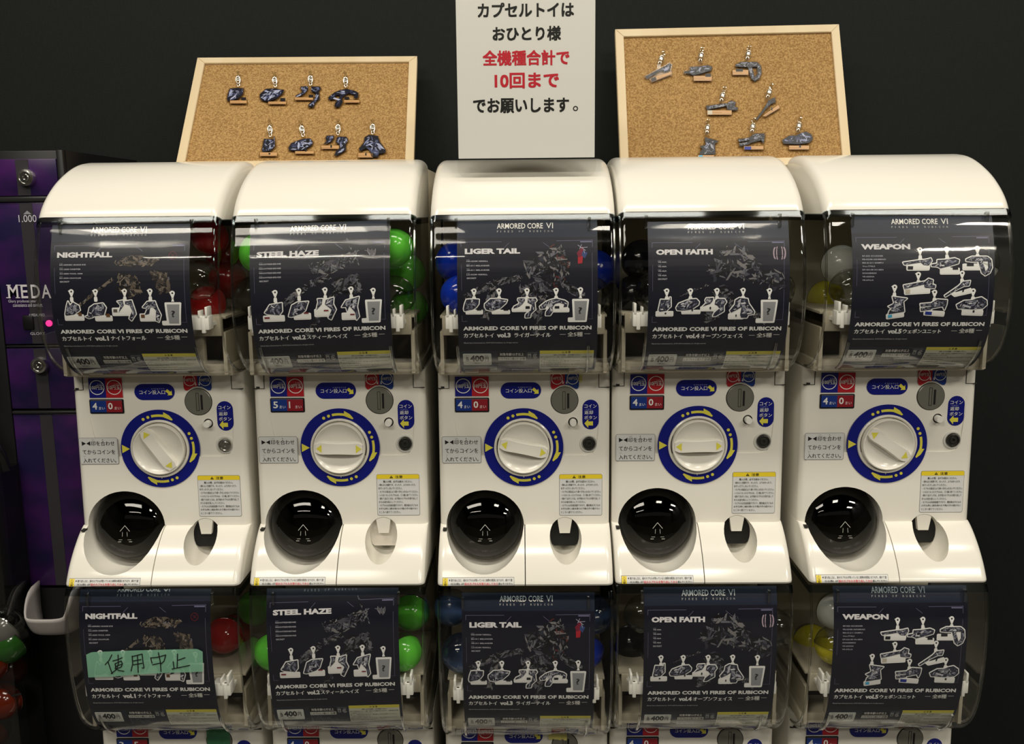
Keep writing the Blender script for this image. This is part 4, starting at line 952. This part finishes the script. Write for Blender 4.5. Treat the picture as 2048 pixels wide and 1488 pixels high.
# (px, py, depth, colour, tilt x, tilt y, label)
CAPS = [
 (420, 470, 1.60, 'red', 20, 30, 'dark red capsule at the top of the window beside the purple cabinet'),
 (398, 560, 1.565, 'clear', -20, 10, 'clear capsule over red ones in the upper window beside the purple cabinet'),
 (415, 610, 1.60, 'red', -20, -20, 'red capsule above the white clip, upper window beside the purple cabinet'),
 (455, 560, 1.66, 'red', 0, 60, 'deep red capsule at the back wall side of the leftmost upper window'),
 (450, 515, 1.68, 'red', 0, 20, 'dark red capsule behind the others in the leftmost upper window'),
 (519, 506, 1.552, 'green', -15, 18, 'bright green capsule at the upper left corner of its machine window'),
 (508, 590, 1.63, 'clear', -15, 18, 'pale capsule under the green one at the window left edge'),
 (786, 494, 1.545, 'green', 30, -20, 'bright green capsule near the top, beside the gap to the middle machine'),
 (790, 592, 1.545, 'clear', 10, 20, 'clear capsule under the bright green one, above the white clip'),
 (812, 545, 1.64, 'green', 5, 20, 'dark green capsule behind the clear one in the upper window'),
 (818, 615, 1.66, 'green', 5, 20, 'dark green capsule low at the back of the upper window'),
 (912, 524, 1.575, 'blue', 0, 10, 'dark blue capsule, upper of two at the left of the middle window'),
 (922, 590, 1.545, 'blue', -20, 25, 'bright blue capsule resting on the white clip of the middle upper machine'),
 (1190, 540, 1.60, 'blue', 0, 0, 'blue capsule peeping out right of the card, upper middle window'),
 (1182, 593, 1.545, 'clear', 60, 30, 'clear capsule right of the card, upper middle window'),
 (1282, 520, 1.60, 'black', 0, 0, 'black capsule near the top of the window right of the notice'),
 (1268, 590, 1.60, 'black', 0, 20, 'black capsule in the lower left corner, upper window right of the notice'),
 (1310, 585, 1.545, 'clear', 0, 20, 'clear capsule over black ones, above the white clip'),
 (1548, 580, 1.545, 'clear', 30, 0, 'clear capsule at the right edge of the card with the striped emblem'),
 (1682, 530, 1.60, 'white', 0, 0, 'milky white capsule, upper of two left of the eight-picture card'),
 (1700, 578, 1.545, 'clear', 35, 30, 'clear capsule resting on the clip left of the eight-picture card'),
 (1652, 598, 1.70, 'yellow', 0, 0, 'yellow capsule seen through the left side of the rightmost upper window'),
 (1954, 527, 1.524, 'white', 90, 20, 'milky white capsule right of the eight-picture card, upper machine'),
 (450, 1270, 1.60, 'red', 0, 10, 'dark red capsule right of the taped card'),
 (472, 1262, 1.68, 'red', 0, 60, 'dark red capsule behind, right of the taped card'),
 (548, 1303, 1.535, 'green', 0, 80, 'bright green capsule at the left of the lower window, above the clip'),
 (806, 1304, 1.535, 'green', 40, -65, 'bright green capsule at the right of the lower window, above the clip'),
 (822, 1225, 1.60, 'green', 0, 10, 'dark green capsule in the upper right corner of the lower window'),
 (512, 1215, 1.66, 'green', 0, 10, 'dark green capsule in the upper left corner of the lower window'),
 (922, 1305, 1.535, 'clearblue', 150, 25, 'clear and dark blue capsule left of the card in the lower middle window'),
 (905, 1215, 1.60, 'clearblue', 30, 20, 'dark clear capsule in the top left corner of the lower middle window'),
 (1188, 1228, 1.56, 'clearblue', 150, 0, 'clear and blue capsule in the top right corner of the lower middle window'),
 (1170, 1300, 1.57, 'blue', 20, 0, 'blue capsule peeping out right of the card, lower middle window'),
 (1286, 1228, 1.535, 'clear', 20, 0, 'clear capsule in the top left corner of the lower window, right of the middle column'),
 (1262, 1285, 1.62, 'black', 0, 0, 'black capsule under the clear one at the lower window left edge'),
 (1318, 1298, 1.55, 'black', 0, 0, 'black and clear capsule beside the lower card with the striped emblem'),
 (1548, 1255, 1.54, 'clear', 20, 0, 'clear capsule right of the lower card with the striped emblem'),
 (1672, 1222, 1.55, 'white', 0, 0, 'milky white capsule on top of the yellow one, lower right window'),
 (1668, 1290, 1.535, 'yellow', 85, 8, 'yellow and clear capsule above the clip in the lower right machine'),
 (1622, 1282, 1.66, 'yellow', 0, 0, 'yellow capsule behind, at the left side of the lower right window'),
]
for c in CAPS: capsule(*c)

# ================================================================== CORK BOARDS
M_WOODF = mat('pale_pine_frame', (.66, .52, .31), .5, noise=(14, (.74, .61, .40), 5, .35, .65, (1, 1, .12)))
M_CORK = mat('cork', (.25, .135, .040), .9, noise=(340, (.50, .31, .12), 5, .36, .66), bump=(340, .4))
def board(label, O, lean, rb, rc_, Wd=.45, Hd=.30):
    M = Matrix.Rotation(rc_, 4, 'Z') @ Matrix.Rotation(-lean, 4, 'X') @ Matrix.Rotation(rb, 4, 'Y'); M.translation = Vector((O[0], O[1], O[2]+ZC))
    t = thing('cork_board', label, 'cork board', (0, 0, 0)); t.matrix_world = M @ Matrix.Translation((0, 0, -Hd)); 
    fwid = .0165
    def mitre(a, b, c, d, nm='frame_rail'):   # four corners outer-outer-inner-inner in (x,z)
        bm = bmesh.new(); lo = [bm.verts.new((x, -.004, z+Hd)) for x, z in (a, b, c, d)]; hi = [bm.verts.new((x, .012, z+Hd)) for x, z in (a, b, c, d)]
        bm.faces.new(lo); bm.faces.new(hi[::-1])
        for k in range(4): bm.faces.new((lo[k], hi[k], hi[(k+1) % 4], lo[(k+1) % 4]))
        bmesh.ops.recalc_face_normals(bm, faces=bm.faces[:])
        bmesh.ops.bevel(bm, geom=[e for e in bm.edges if abs(e.verts[0].co.y+.004) < 1e-5 and abs(e.verts[1].co.y+.004) < 1e-5], offset=.0008, segments=2, affect='EDGES')
        obj(nm, bm_mesh(nm, bm, M_WOODF), t)
    w2 = Wd/2; g = .0003
    mitre((-w2, 0), (w2, 0), (w2-fwid, -fwid), (-w2+fwid, -fwid)); mitre((-w2, -Hd), (w2, -Hd), (w2-fwid, -Hd+fwid), (-w2+fwid, -Hd+fwid))
    mitre((-w2, -g), (-w2, -Hd+g), (-w2+fwid, -Hd+fwid+g), (-w2+fwid, -fwid-g)); mitre((w2, -g), (w2, -Hd+g), (w2-fwid, -Hd+fwid+g), (w2-fwid, -fwid-g))
    obj('cork_sheet', box_mesh('cork_sheet', -w2+fwid-.001, w2-fwid+.001, .001, .008, fwid-.001, Hd-fwid+.001, M_CORK), t)
    return M
MB1 = board('cork board with two rows of four dark charms, behind the two machines on the left', (-.439, 1.985, .323), .691, -.003, .039)
MB2 = board('cork board with eight weapon-shaped charms, to the right of the paper notice', (.416, 1.963, .369), .359, -.011, -.004)
def on_board(M, px, py):        # photograph point -> board plane (x, z)
    d = ray(px, py); O = Vector((0, 0, ZC)); Mi = M.inverted(); o2 = Mi @ O; d2 = (Mi.to_3x3() @ d); t = (.0008-o2.y)/d2.y; p = o2+d2*t
    return p.x, p.z
NAVYP = [srgb(70, 76, 110), srgb(24, 26, 46), srgb(122, 130, 166), srgb(10, 11, 20), srgb(170, 176, 204), srgb(46, 50, 80)]
DGREY = [srgb(78, 80, 90), srgb(30, 31, 36), srgb(110, 112, 122), srgb(14, 14, 18), srgb(44, 46, 54), srgb(150, 152, 164)]
TAN = srgb(196, 152, 102)
def charm(M, it, pin, label, seed, pal, group):
    g = lambda P: [on_board(M, x, y) for x, y in P]
    polys = [g(P) for P in it[0]]; bar = g(it[1]); chip = g(it[2]); hx, hz = g([it[4]])[0]; px_, pz = g([pin])[0]
    O = Vector((px_, 0, pz))
    loc = lambda P: [(x-O.x, z-O.z) for x, z in P]
    t = thing('acrylic_charm', label, 'charm', (0, 0, 0), group=group); t.matrix_world = M @ Matrix.Translation((O.x, 0, O.z))
    polys = [loc(P) for P in polys]; bar = loc(bar); chip = loc(chip); hk = (hx-O.x, hz-O.z)
    yb = -.0035                                   # plate lies just in front of the cork
    tab = rc(hk[0]-.002, hk[1]-.006, hk[0]+.002, hk[1]+.001)
    bm = bmesh.new()
    for L in outline(polys+[bar, tab], .0019, 46):
        lo = [bm.verts.new((x, yb, z)) for x, z in L]; hi = [bm.verts.new((x, yb+.0028, z)) for x, z in L]; n = len(L)
        for tri in tessellate_polygon([[Vector((x, z, 0)) for x, z in L]]):
            bm.faces.new([lo[k] for k in tri]); bm.faces.new([hi[k] for k in tri])
        for k in range(n): bm.faces.new((lo[k], hi[k], hi[(k+1) % n], lo[(k+1) % n]))
    obj('acrylic_plate', bm_mesh('acrylic_plate', bm, ACRYL), t)
    rng = np.random.RandomState(seed); f = Flat()
    for P in polys:
        f.poly(P, srgb(16, 17, 32) if pal is NAVYP else srgb(30, 31, 36), 1)
        A = np.array(P); sz = float(np.sqrt(np.prod(A.max(0)-A.min(0))))
        for Q, c in shards(P, 34, rng, sz*.6, pal): f.poly(Q, c, 2)
        for Q, c in shards(P, 10, rng, sz*.35, [srgb(150, 156, 184), srgb(8, 8, 14)]): f.poly(Q, c, 3)
    S = lambda u, v, l: (u, yb-.0001-l*.0001, v)
    f.build('printed_picture', S, t)
    f = Flat(); f.poly(bar, TAN, 1)
    A = np.array(bar); a, b, c, d = [np.array(p) for p in bar]   # TL TR BR BL
    f.line(d*.9+a*.1, c*.9+b*.1, .0006, srgb(60, 40, 26), 2); f.line(d*.5+a*.5, (c*.5+b*.5)*.6+(d*.5+a*.5)*.4, .0005, srgb(120, 82, 50), 2)
    f.build('info_bar', S, t)
    f = Flat(); f.poly(chip, srgb(24, 22, 26) if it[3] is K0 else tuple(q for q in it[3]), 3); f.build('logo_chip', S, t)
    # metal fittings: push pin, lobster clasp, ring
    v = Vector((hk[0], hk[1])); L = v.length; u = v/L
    def pt(s, y): return Vector((u.x*s, y, u.y*s))
    loop = [pt(L*.52, -.006)+Vector((.0042*cos(a)*(-u.y), .0035*sin(a), .0042*cos(a)*u.x)) + Vector((u.x*.0058*sin(a), 0, u.y*.0058*sin(a))) for a in np.linspace(0, 2*pi, 13)[:-1]]
    obj('lobster_clasp', tube_mesh('lobster_clasp', loop, .0011, SILVER, 6, True), t)
    r2 = [pt(L*.85, -.004)+Vector((.0026*cos(a)*(-u.y), .0026*sin(a)*.5, .0026*cos(a)*u.x))+Vector((u.x*.0036*sin(a), 0, u.y*.0036*sin(a))) for a in np.linspace(0, 2*pi, 11)[:-1]]
    obj('jump_ring', tube_mesh('jump_ring', r2, .0007, SILVER, 5, True), t)
    bm = bmesh.new(); bx(bm, -.0028, .0028, -.0075, -.0055, L*-.52-.003, L*-.28, .0008); bmesh.ops.rotate(bm, verts=bm.verts[:], cent=(0, 0, 0), matrix=Matrix.Rotation(-math.atan2(u.x, -u.y), 3, 'Y'))
    obj('clasp_body', bm_mesh('clasp_body', bm, SILVER, True), t)
    obj('clear_push_pin', PINM, t)
PINM = lathe('push_pin', [(.0006, -.004), (.0006, .001), (.0040, .0012), (.0040, .0025), (.0022, .0035), (.0020, .0080), (.0034, .0095), (.0034, .0112), (0, .0116)], clear_mat('clear_pin_plastic', (.93, .92, .88), (.7, .7, .66), 3.0, .05, 1.5), 16)
G1 = 'charms pinned on the cork board with two rows'; G2 = 'charms pinned on the cork board beside the notice'
def cp(x, y): return (430+x*s2, 140+y*s2)
def cq(x, y): return (1270+x*s5, 80+y*s5)
PIN1 = {'A': cp(318, 85), 'B': cp(793, 95), 'C': cp(1270, 85), 'D': cp(1730, 98), 'E': cp(730, 735), 'F': cp(1140, 735), 'G': cp(1635, 725), 'H': (340+1600*s1, 100+590*s1)}
LAB1 = {'A': 'helmet-shaped dark charm, first in the upper row of the left cork board', 'B': 'charm shaped like a rounded dark hull, second in the upper row of its cork board', 'C': 'charm with two bent arm shapes and a square chip, upper row',
        'D': 'charm with arched spindly dark legs, at the end of the upper row', 'E': 'boot-shaped dark charm with thin antennas, first in the lower row', 'F': 'slanting pod-shaped dark charm, second in the lower row',
        'G': 'charm with two bent arm shapes and a notched bar, lower row', 'H': 'charm with flared robe-like legs, at the end of the lower row'}
for n, k in enumerate('ABCDEFGH'): charm(MB1, ITEMS[k], PIN1[k], LAB1[k], 100+n, NAVYP, G1)
PIN2 = {'I': cq(310, 165), 'J': cq(735, 120), 'K': cq(1255, 105), 'L': cq(980, 560), 'M': cq(1500, 525), 'N': cq(800, 920), 'O': cq(1305, 905), 'P': cq(1815, 900)}
LAB2 = {'I': 'rifle-shaped charm tilted down to the left, top row of the right cork board', 'J': 'bulky twin-barrel gun charm, middle of the top row', 'K': 'pistol-shaped charm with a large looped grip, top row',
        'L': 'long-barrel gun charm with a round black drum at one end', 'M': 'thin diagonal spear-like gun charm hanging steeply', 'N': 'folded launcher charm partly hidden behind the machine hood',
        'O': 'gun charm with two pale barrels and a blue chip', 'P': 'mottled grey and black cannon charm, last in the bottom row'}
for n, k in enumerate('IJKLMNOP'): charm(MB2, ITEMS[k], PIN2[k], LAB2[k], 200+n, NAVYP if k in 'P' else DGREY, G2)

# ================================================================== PAPER NOTICE
t = thing('paper_notice', 'white paper notice with black and red Japanese lettering standing on the middle hood', 'notice', (.008, 1.567, ZC+.060))
def sgn(px, py):                # photograph -> notice plane
    x, z = at(px, py, 1.567); return x-.008, z-.060
x0 = -.1131; x1 = .1136; zb = sgn(1050, 316)[1]
def card_round(xa, xb, za, zt, r, y0, y1, m, nm, rt_=0.0005):
    P = []
    for cx, cz, a, rr in ((xb-rt_, zt-rt_, 0, rt_), (xa+rt_, zt-rt_, 1, rt_), (xa+r, za+r, 2, r), (xb-r, za+r, 3, r)): P += [(cx+rr*cos((a+k/6)*pi/2), cz+rr*sin((a+k/6)*pi/2)) for k in range(7)]
    me = prism(P, y0, y1); me.name = nm; me.materials.append(m); return me
obj('paper_sheet', card_round(x0+.001, x1-.001, zb, .300, .0008, 0, .0006, mat('notice_paper', (.80, .795, .775), .45), 'paper_sheet'), t)
obj('clear_holder', card_round(x0-.001, x1+.001, .002, .3035, .014, -.0016, -.0006, clear_mat('clear_holder_film', (.985, .985, .975), (.95, .95, .93), .7, .12, 2.0), 'clear_holder', .006), t, label='clear plastic holder with rounded lower corners')
f = Flat()
def sl(body, xa, ya, xb, yb, col):
    a = sgn(xa, ya); b = sgn(xb, yb); f.text(body, a[0], -a[1], b[0], -b[1], col, 1, .028, 3)
K_ = (.012, .012, .012); R_ = (.60, .020, .040)
sl('カプセルトイは', 955, 6, 1148, 33, K_); sl('おひとり様', 985, 53, 1122, 81, K_); sl('全機種合計で', 965, 101, 1139, 130, R_); sl('10回まで', 989, 146, 1118, 176, R_); sl('でお願いします', 946, 197, 1138, 225, K_)
a = sgn(1151, 217); f.ring(a[0], -a[1], .0025, .0041, K_, 1, 20)
f.build('lettering', lambda u, v, l: (u, -.0001-l*.0002, -v), t)

# ================================================================== MEDAL CABINET
M_CAB = mat('black_cabinet', (.006, .006, .007), .4)
M_PUR = mat('purple_panel', (.014, .009, .050), .30, noise=(5, (.060, .010, .105), 3, .40, .68, (1.5, 1, 2.2)))
M_STRIP = mat('grey_stripe_print', (.035, .033, .038), .4)
CX0, CX1, CYF = -1.36, -.8150, 1.68
t = thing('medal_cabinet', 'tall black cabinet with purple front panels beside the leftmost machines', 'cabinet', (CX0, CYF, 0))
def CB(x0_, x1_, y0_, y1_, z0_, z1_, nm, m, bev=.002, par=None, lab=None):
    return obj(nm, box_mesh(nm, x0_-CX0, x1_-CX0, y0_-CYF, y1_-CYF, z0_+ZC, z1_+ZC, m, bev), par or t, label=lab)
PX0, PX1 = -.952, -.8285
CB(-.985, CX1, CYF+.008, 2.0, -ZC, .122, 'cabinet_body', M_CAB)
CB(-.985, PX0-.001, CYF-.004, CYF+.010, -ZC, .122, 'side_frame', M_CAB); CB(PX1+.001, CX1, CYF-.004, CYF+.010, -ZC, .122, 'side_frame', M_CAB)
def px_z(py): return at(60, py, CYF)[1]
spans = [(318, 392, 'purple_panel'), (405, 688, 'purple_panel'), (696, 817, 'purple_panel'), (828, 1170, 'purple_panel')]
for a, b, nm in spans:
    p = CB(PX0, PX1, CYF-.003, CYF+.009, px_z(b), px_z(a), nm, M_PUR, .0015, lab='purple panel with a grey stripe')
    sx = -.888
    obj('grey_stripe', box_mesh('grey_stripe', sx-.0135-CX0, sx+.0095-CX0, -.0036, -.0028, px_z(b)+ZC+.001, px_z(a)+ZC-.001, M_STRIP), p)
CB(PX0, PX1, CYF-.001, CYF+.009, px_z(1195)-.45, px_z(1176), 'lower_panel', M_CAB)
CB(PX0-.005, CX1, CYF-.006, CYF+.004, px_z(404), px_z(393), 'cross_rail', mat('cabinet_rail_metal', (.05, .05, .05), .3, metal=.6)); CB(PX0, PX1, CYF-.004, CYF+.004, px_z(696)+.001, px_z(690), 'cross_rail', M_CAB); CB(PX0, PX1, CYF-.006, CYF+.004, px_z(827), px_z(821), 'cross_rail', mat('cabinet_rail_metal', (.05, .05, .05), .3))
for (qx, qy) in ((50, 355), (77, 731)):
    x, z = at(qx, qy, CYF-.012)
    q = obj('cam_lock', lathe('cam_lock', [(.0150, -.012), (.0148, .004), (.0140, .0055), (.0105, .0062), (.0100, .0040), (.0062, .0040), (.0058, .0062), (.0035, .0062), (.0030, .0030), (0, .0030)], CHROME, 32), t, label='round chrome lock'); q.location = (x-CX0, -.008, z+ZC)
    obj('key_slot', box_mesh('key_slot', -.0009, .0009, -.0070, -.0050, .0, .0075, GAP), q)
f = Flat()
def cl(body, xa, ya, xb, yb, bold=.0, col=(.62, .6, .68), res=3):
    a = at(xa, ya, CYF); b = at(xb, yb, CYF); f.text(body, a[0]-CX0, -(a[1]+ZC), b[0]-CX0, -(b[1]+ZC), col, 1, bold, res)
def serif(body, xa, ya, xb, yb):   # capitals with slab serifs
    cl(body, xa, ya, xb, yb, .012, (.72, .70, .74))
cl('1.000', 39, 430, 76, 444, .0); cl('Glory produces your', 19, 599, 76, 606, .0); cl('convenience and comfort.', 28, 606, 88, 613, .0)
cl('A MEDAL PRICE', 60, 627, 92, 632); cl('GLORY', 63, 664, 93, 669)
a = at(57, 424, CYF); f.poly([(a[0]-CX0-.0075, -(a[1]+ZC)+.004), (a[0]-CX0+.0075, -(a[1]+ZC)+.004), (a[0]-CX0, -(a[1]+ZC)-.0025)], (.3, .3, .33), 1)
S = lambda u, v, l: (u, -.0040-l*.0003, -v)
f.build('lettering', S, t)
f = Flat(); xs = [(18, 34), (36, 46), (64, 80), (83, 101), (103, 112)]
cl('M', 17, 569, 40, 596, .012, (.72, .70, .74)); cl('E', 43, 569, 59, 596, .012, (.72, .70, .74)); cl('D', 63, 569, 83, 596, .012, (.72, .70, .74)); cl('A', 84, 569, 105, 596, .012, (.72, .70, .74))
for (xa, xb) in ((15, 24), (34, 43)):
    for yy in (570, 595): a = at(xa, yy, CYF); b = at(xb, yy, CYF); f.line((a[0]-CX0, -(a[1]+ZC)), (b[0]-CX0, -(b[1]+ZC)), .0015, (.72, .70, .74), 1)
f.build('large_lettering', S, t)
x, z = at(97, 647, CYF-.006)
LEDM = bpy.data.materials.new('pink_indicator'); LEDM.use_nodes = True; b_ = LEDM.node_tree.nodes['Principled BSDF']; b_.inputs['Base Color'].default_value = (.6, .02, .12, 1); b_.inputs['Emission Color'].default_value = (1, .03, .22, 1); b_.inputs['Emission Strength'].default_value = 1.3
q = obj('indicator_light', lathe('indicator_light', [(.0058, -.006), (.0058, .002), (.0040, .0035), (0, .004)], LEDM, 24), t, label='glowing pink indicator light'); q.location = (x-CX0, -.003, z+ZC)
x, z = at(57, 645, CYF-.004)
q = obj('coin_inlet', box_mesh('coin_inlet', x-.010-CX0, x+.010-CX0, -.0065, -.002, z-.013+ZC, z+.013+ZC, M_CAB, .002), t)
# medal tray: scoop with a high left side
def tray():
    bm = bmesh.new(); n = 20; L = at(42, 1240, 1.62)[0]; Rr = -.842; yb, yf = 1.676, 1.600
    cx, w2 = (L+Rr)/2, (Rr-L)/2; rows = []
    # half bowl: outline in plan is a rounded front; depth profile below the rim
    rim0 = at(100, 1240, 1.6)[1]; 
    def pt(a, s):               # a around (0..pi from left to right), s 0 rim .. 1 centre bottom
        x = cx - w2*cos(a)*(abs(cos(a))**(-.35) if abs(cos(a)) > .02 else 1)*(1-.25*s*s) * (1 if s < 1 else 0) if s < 1 else cx
        y = yb - (yb-yf)*(sin(a)**.55)*(1-s*.35) if s < 1 else (yb+yf)/2+.01
        side = max(0, abs(cos(a))-.55)/.45
        rim = rim0 + .046*side**1.5
        z = rim - (.040+(rim-rim0))*math.sin(min(1, s)*pi/2)
        x = max(L, min(Rr, x)); x += (1 if x < cx else -1)*(rim-rim0)*.22*(1-s)
        return (x, y, z+ZC)
    ss = [0, .12, .3, .5, .7, .85, .95]
    for s in ss: rows.append([bm.verts.new(pt(pi*k/n, s)) for k in range(n+1)])
    for a, b in zip(rows, rows[1:]):
        for k in range(n): bm.faces.new((a[k], a[k+1], b[k+1], b[k]))
    c = bm.verts.new((cx, yb-.03, rim0-.040+ZC))
    for k in range(n): bm.faces.new((rows[-1][k], rows[-1][k+1], c))
    for v in bm.verts: v.co.x -= CX0; v.co.y -= CYF
    me = bm_mesh('medal_tray', bm, mat('grey_tray_plastic', (.46, .43, .42), .4), True, 60)
    o = obj('medal_tray', me, t, label='pale grey scoop-shaped tray'); md = o.modifiers.new('s', 'SOLIDIFY'); md.thickness = .0030; md.offset = 0
    return o
tray()

# ================================================================== CLEAR BIN OF CAPSULES AT THE LEFT EDGE
t = thing('capsule_bin', 'clear plastic bin of used capsules at the left edge, beside the purple cabinet', 'bin', (at(42, 1240, 1.62)[0]-.091, 1.628, 0))
bm = bmesh.new()
for (a, b, c, d) in ((-.13, .088, -.045, -.042), (-.13, .088, .042, .045), (-.13, -.127, -.042, .042), (.085, .088, -.042, .042)): bx(bm, a, b, c, d, .25, ZC-.45)
bx(bm, -.13, .088, -.045, .045, .245, .25)
obj('bin_walls', bm_mesh('bin_walls', bm, BOXCLEAR), t)
obj('bin_base', box_mesh('bin_base', -.13, .088, -.045, .045, 0, .244, M_CAB, .004), t)
bm = bmesh.new(); bmesh.ops.create_uvsphere(bm, u_segments=24, v_segments=10, radius=.115)
for v in bm.verts: v.co.x *= 1.0; v.co.z = max(0, v.co.z)*.9; v.co.y *= .38
bmesh.ops.translate(bm, verts=bm.verts[:], vec=(-.02, 0, ZC-.452)); obj('bin_lid', bm_mesh('bin_lid', bm, BOXCLEAR, True), t, label='clear domed lid')
f = Flat(); rb = np.random.RandomState(5)
for k in range(10): f.line((-.02+k*.011, .0+rb.rand()*.012), (-.01+k*.011+rb.rand()*.01, .004+rb.rand()*.016), .004, (.01, .01, .01), 1)
f.build('dark_marking', lambda u, v, l: (u, -.0455, ZC-.86-v), t)
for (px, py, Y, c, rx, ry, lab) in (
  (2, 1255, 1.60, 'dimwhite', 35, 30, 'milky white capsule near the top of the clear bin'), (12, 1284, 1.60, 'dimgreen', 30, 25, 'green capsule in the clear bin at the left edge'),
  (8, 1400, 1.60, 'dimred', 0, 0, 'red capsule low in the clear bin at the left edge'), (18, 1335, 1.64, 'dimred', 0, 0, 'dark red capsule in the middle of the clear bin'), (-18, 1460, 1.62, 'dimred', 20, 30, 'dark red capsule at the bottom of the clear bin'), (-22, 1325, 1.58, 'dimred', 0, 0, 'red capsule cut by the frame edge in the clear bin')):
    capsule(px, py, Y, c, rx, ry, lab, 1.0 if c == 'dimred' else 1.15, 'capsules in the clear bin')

# ================================================================== TAPE
M_GT = clear_mat('green_masking_tape_base', (.3, .5, .4), (.3, .5, .4))
def tape_mat(name, col, alpha):
    m = bpy.data.materials.new(name); m.use_nodes = True; nt = m.node_tree; b = nt.nodes['Principled BSDF']; out = nt.nodes['Material Output']
    b.inputs['Base Color'].default_value = (*col, 1); b.inputs['Roughness'].default_value = .5
    tr = nt.nodes.new('ShaderNodeBsdfTransparent'); tr.inputs[0].default_value = (.85, .95, .88, 1); mx = nt.nodes.new('ShaderNodeMixShader'); mx.inputs[0].default_value = alpha
    nt.links.new(tr.outputs[0], mx.inputs[1]); nt.links.new(b.outputs[0], mx.inputs[2]); nt.links.new(mx.outputs[0], out.inputs[0]); return m
GT = tape_mat('green_tape', srgb(140, 200, 168), .66); YT = tape_mat('yellow_tape', srgb(214, 206, 120), .88)
def on_low(px, py, off=.0025):  # photograph -> outer face of the leftmost lower window
    zz = np.linspace(-.90, -.64, 300); yy = np.interp(zz, _lz, _ly)-off
    x0_ = XC[0]; pys = np.array([projy(x0_+(px-300)*.0008, y, z) for y, z in zip(yy, zz)])
    z = float(np.interp(-py, -pys, zz)) if pys[0] < pys[-1] else float(np.interp(py, pys[::-1], zz[::-1]))
    y = float(np.interp(z, _lz, _ly))-off; x, z2 = at(px, py, y); return x, y, z2
t = thing('green_tape_strip', 'strip of green tape with handwritten black characters across a lower window', 'tape', (XC[0], 1.48, ZC-.77))
V = []; Fc = []; nu, nv = 24, 4; rb = np.random.RandomState(2)
c1 = lambda x, y: (110+x*.22037, 1160+y*.22037)
top = [(282, 678), (330, 655), (700, 640), (1000, 632), (1290, 625), (1340, 650)]; bot = [(302, 885), (500, 878), (700, 862), (1000, 843), (1200, 838), (1345, 832)]
for j in range(nv+1):
    for i in range(nu+1):
        s = i/nu*5; k = min(4, int(s)); fr = s-k
        a = [top[k][q]+(top[k+1][q]-top[k][q])*fr for q in (0, 1)]; b = [bot[k][q]+(bot[k+1][q]-bot[k][q])*fr for q in (0, 1)]
        p = on_low(*c1(a[0]+(b[0]-a[0])*j/nv, a[1]+(b[1]-a[1])*j/nv)); V.append((p[0]-XC[0], p[1]-1.48, p[2]+.77))
for j in range(nv):
    for i in range(nu): k = j*(nu+1)+i; Fc.append((k, k+1, k+nu+2, k+nu+1))
obj('tape', mesh('tape', V, Fc, GT, True), t)
STK = [  # handwritten strokes
 [(515, 680), (490, 730), (455, 768)], [(482, 745), (500, 800), (520, 850)], [(525, 735), (570, 722), (610, 705)], [(545, 760), (550, 790), (552, 812)], [(545, 760), (600, 735), (612, 760), (600, 790), (552, 808)], [(548, 785), (605, 765)], [(572, 680), (575, 760), (560, 810), (510, 850)], [(545, 800), (580, 822), (625, 828)],
 [(700, 690), (705, 760), (690, 825)], [(700, 695), (790, 672), (798, 740), (808, 800), (790, 798)], [(712, 735), (780, 722)], [(712, 770), (790, 755)], [(748, 690), (752, 760), (755, 838)],
 [(868, 705), (880, 755)], [(868, 708), (935, 700), (1005, 680), (990, 735), (965, 760)], [(885, 770), (960, 752)], [(938, 660), (955, 740), (962, 830)],
 [(1112, 672), (1110, 730), (1108, 800)], [(1112, 730), (1180, 705)], [(1072, 740), (1080, 800)], [(1062, 808), (1140, 792), (1222, 775)]]
f = Flat()
for s in STK: f.pline(s, 9, (.01, .012, .012), 1)
def SG(u, v, l):
    p = on_low(*c1(u, v), .0031); return (p[0]-XC[0], p[1]-1.48, p[2]+.77)
f.build('handwriting', SG, t)
def flat_tape(name, label, cat, px0, py0, px1, py1, Y, m, jag=0):
    a = at(px0, py0, Y); b = at(px1, py1, Y); n = 8; V = []; rb = np.random.RandomState(4)
    for i in range(n+1): V.append((a[0]+(b[0]-a[0])*i/n, Y, a[1]+ZC)); V.append((a[0]+(b[0]-a[0])*i/n, Y-.0004*(i % 2), b[1]+ZC+jag*rb.rand()))
    c = Vector(((a[0]+b[0])/2, Y, a[1]+ZC)); V = [tuple(Vector(v)-c) for v in V]
    me = mesh(name, V, [(2*i, 2*i+1, 2*i+3, 2*i+2) for i in range(n)], m); o = obj(name, me, loc=c); md = o.modifiers.new('s', 'SOLIDIFY'); md.thickness = .0003
    return tag(o, label, cat)
flat_tape('tape_piece', 'small yellow tape piece above the coin slot of the upper middle machine', 'tape', 1130, 750, 1164, 765, 1.5835, YT, .003)
flat_tape('tape_piece', 'small yellow tape piece under the lower middle window', 'tape', 1097, 1466, 1134, 1481, 1.5700, YT, .003)
flat_tape('tape_piece', 'green tape covering the coin slot under the lowest left window', 'tape', 412, 1452, 461, 1500, 1.5680, tape_mat('dark_green_tape', srgb(60, 120, 84), .62), .0)
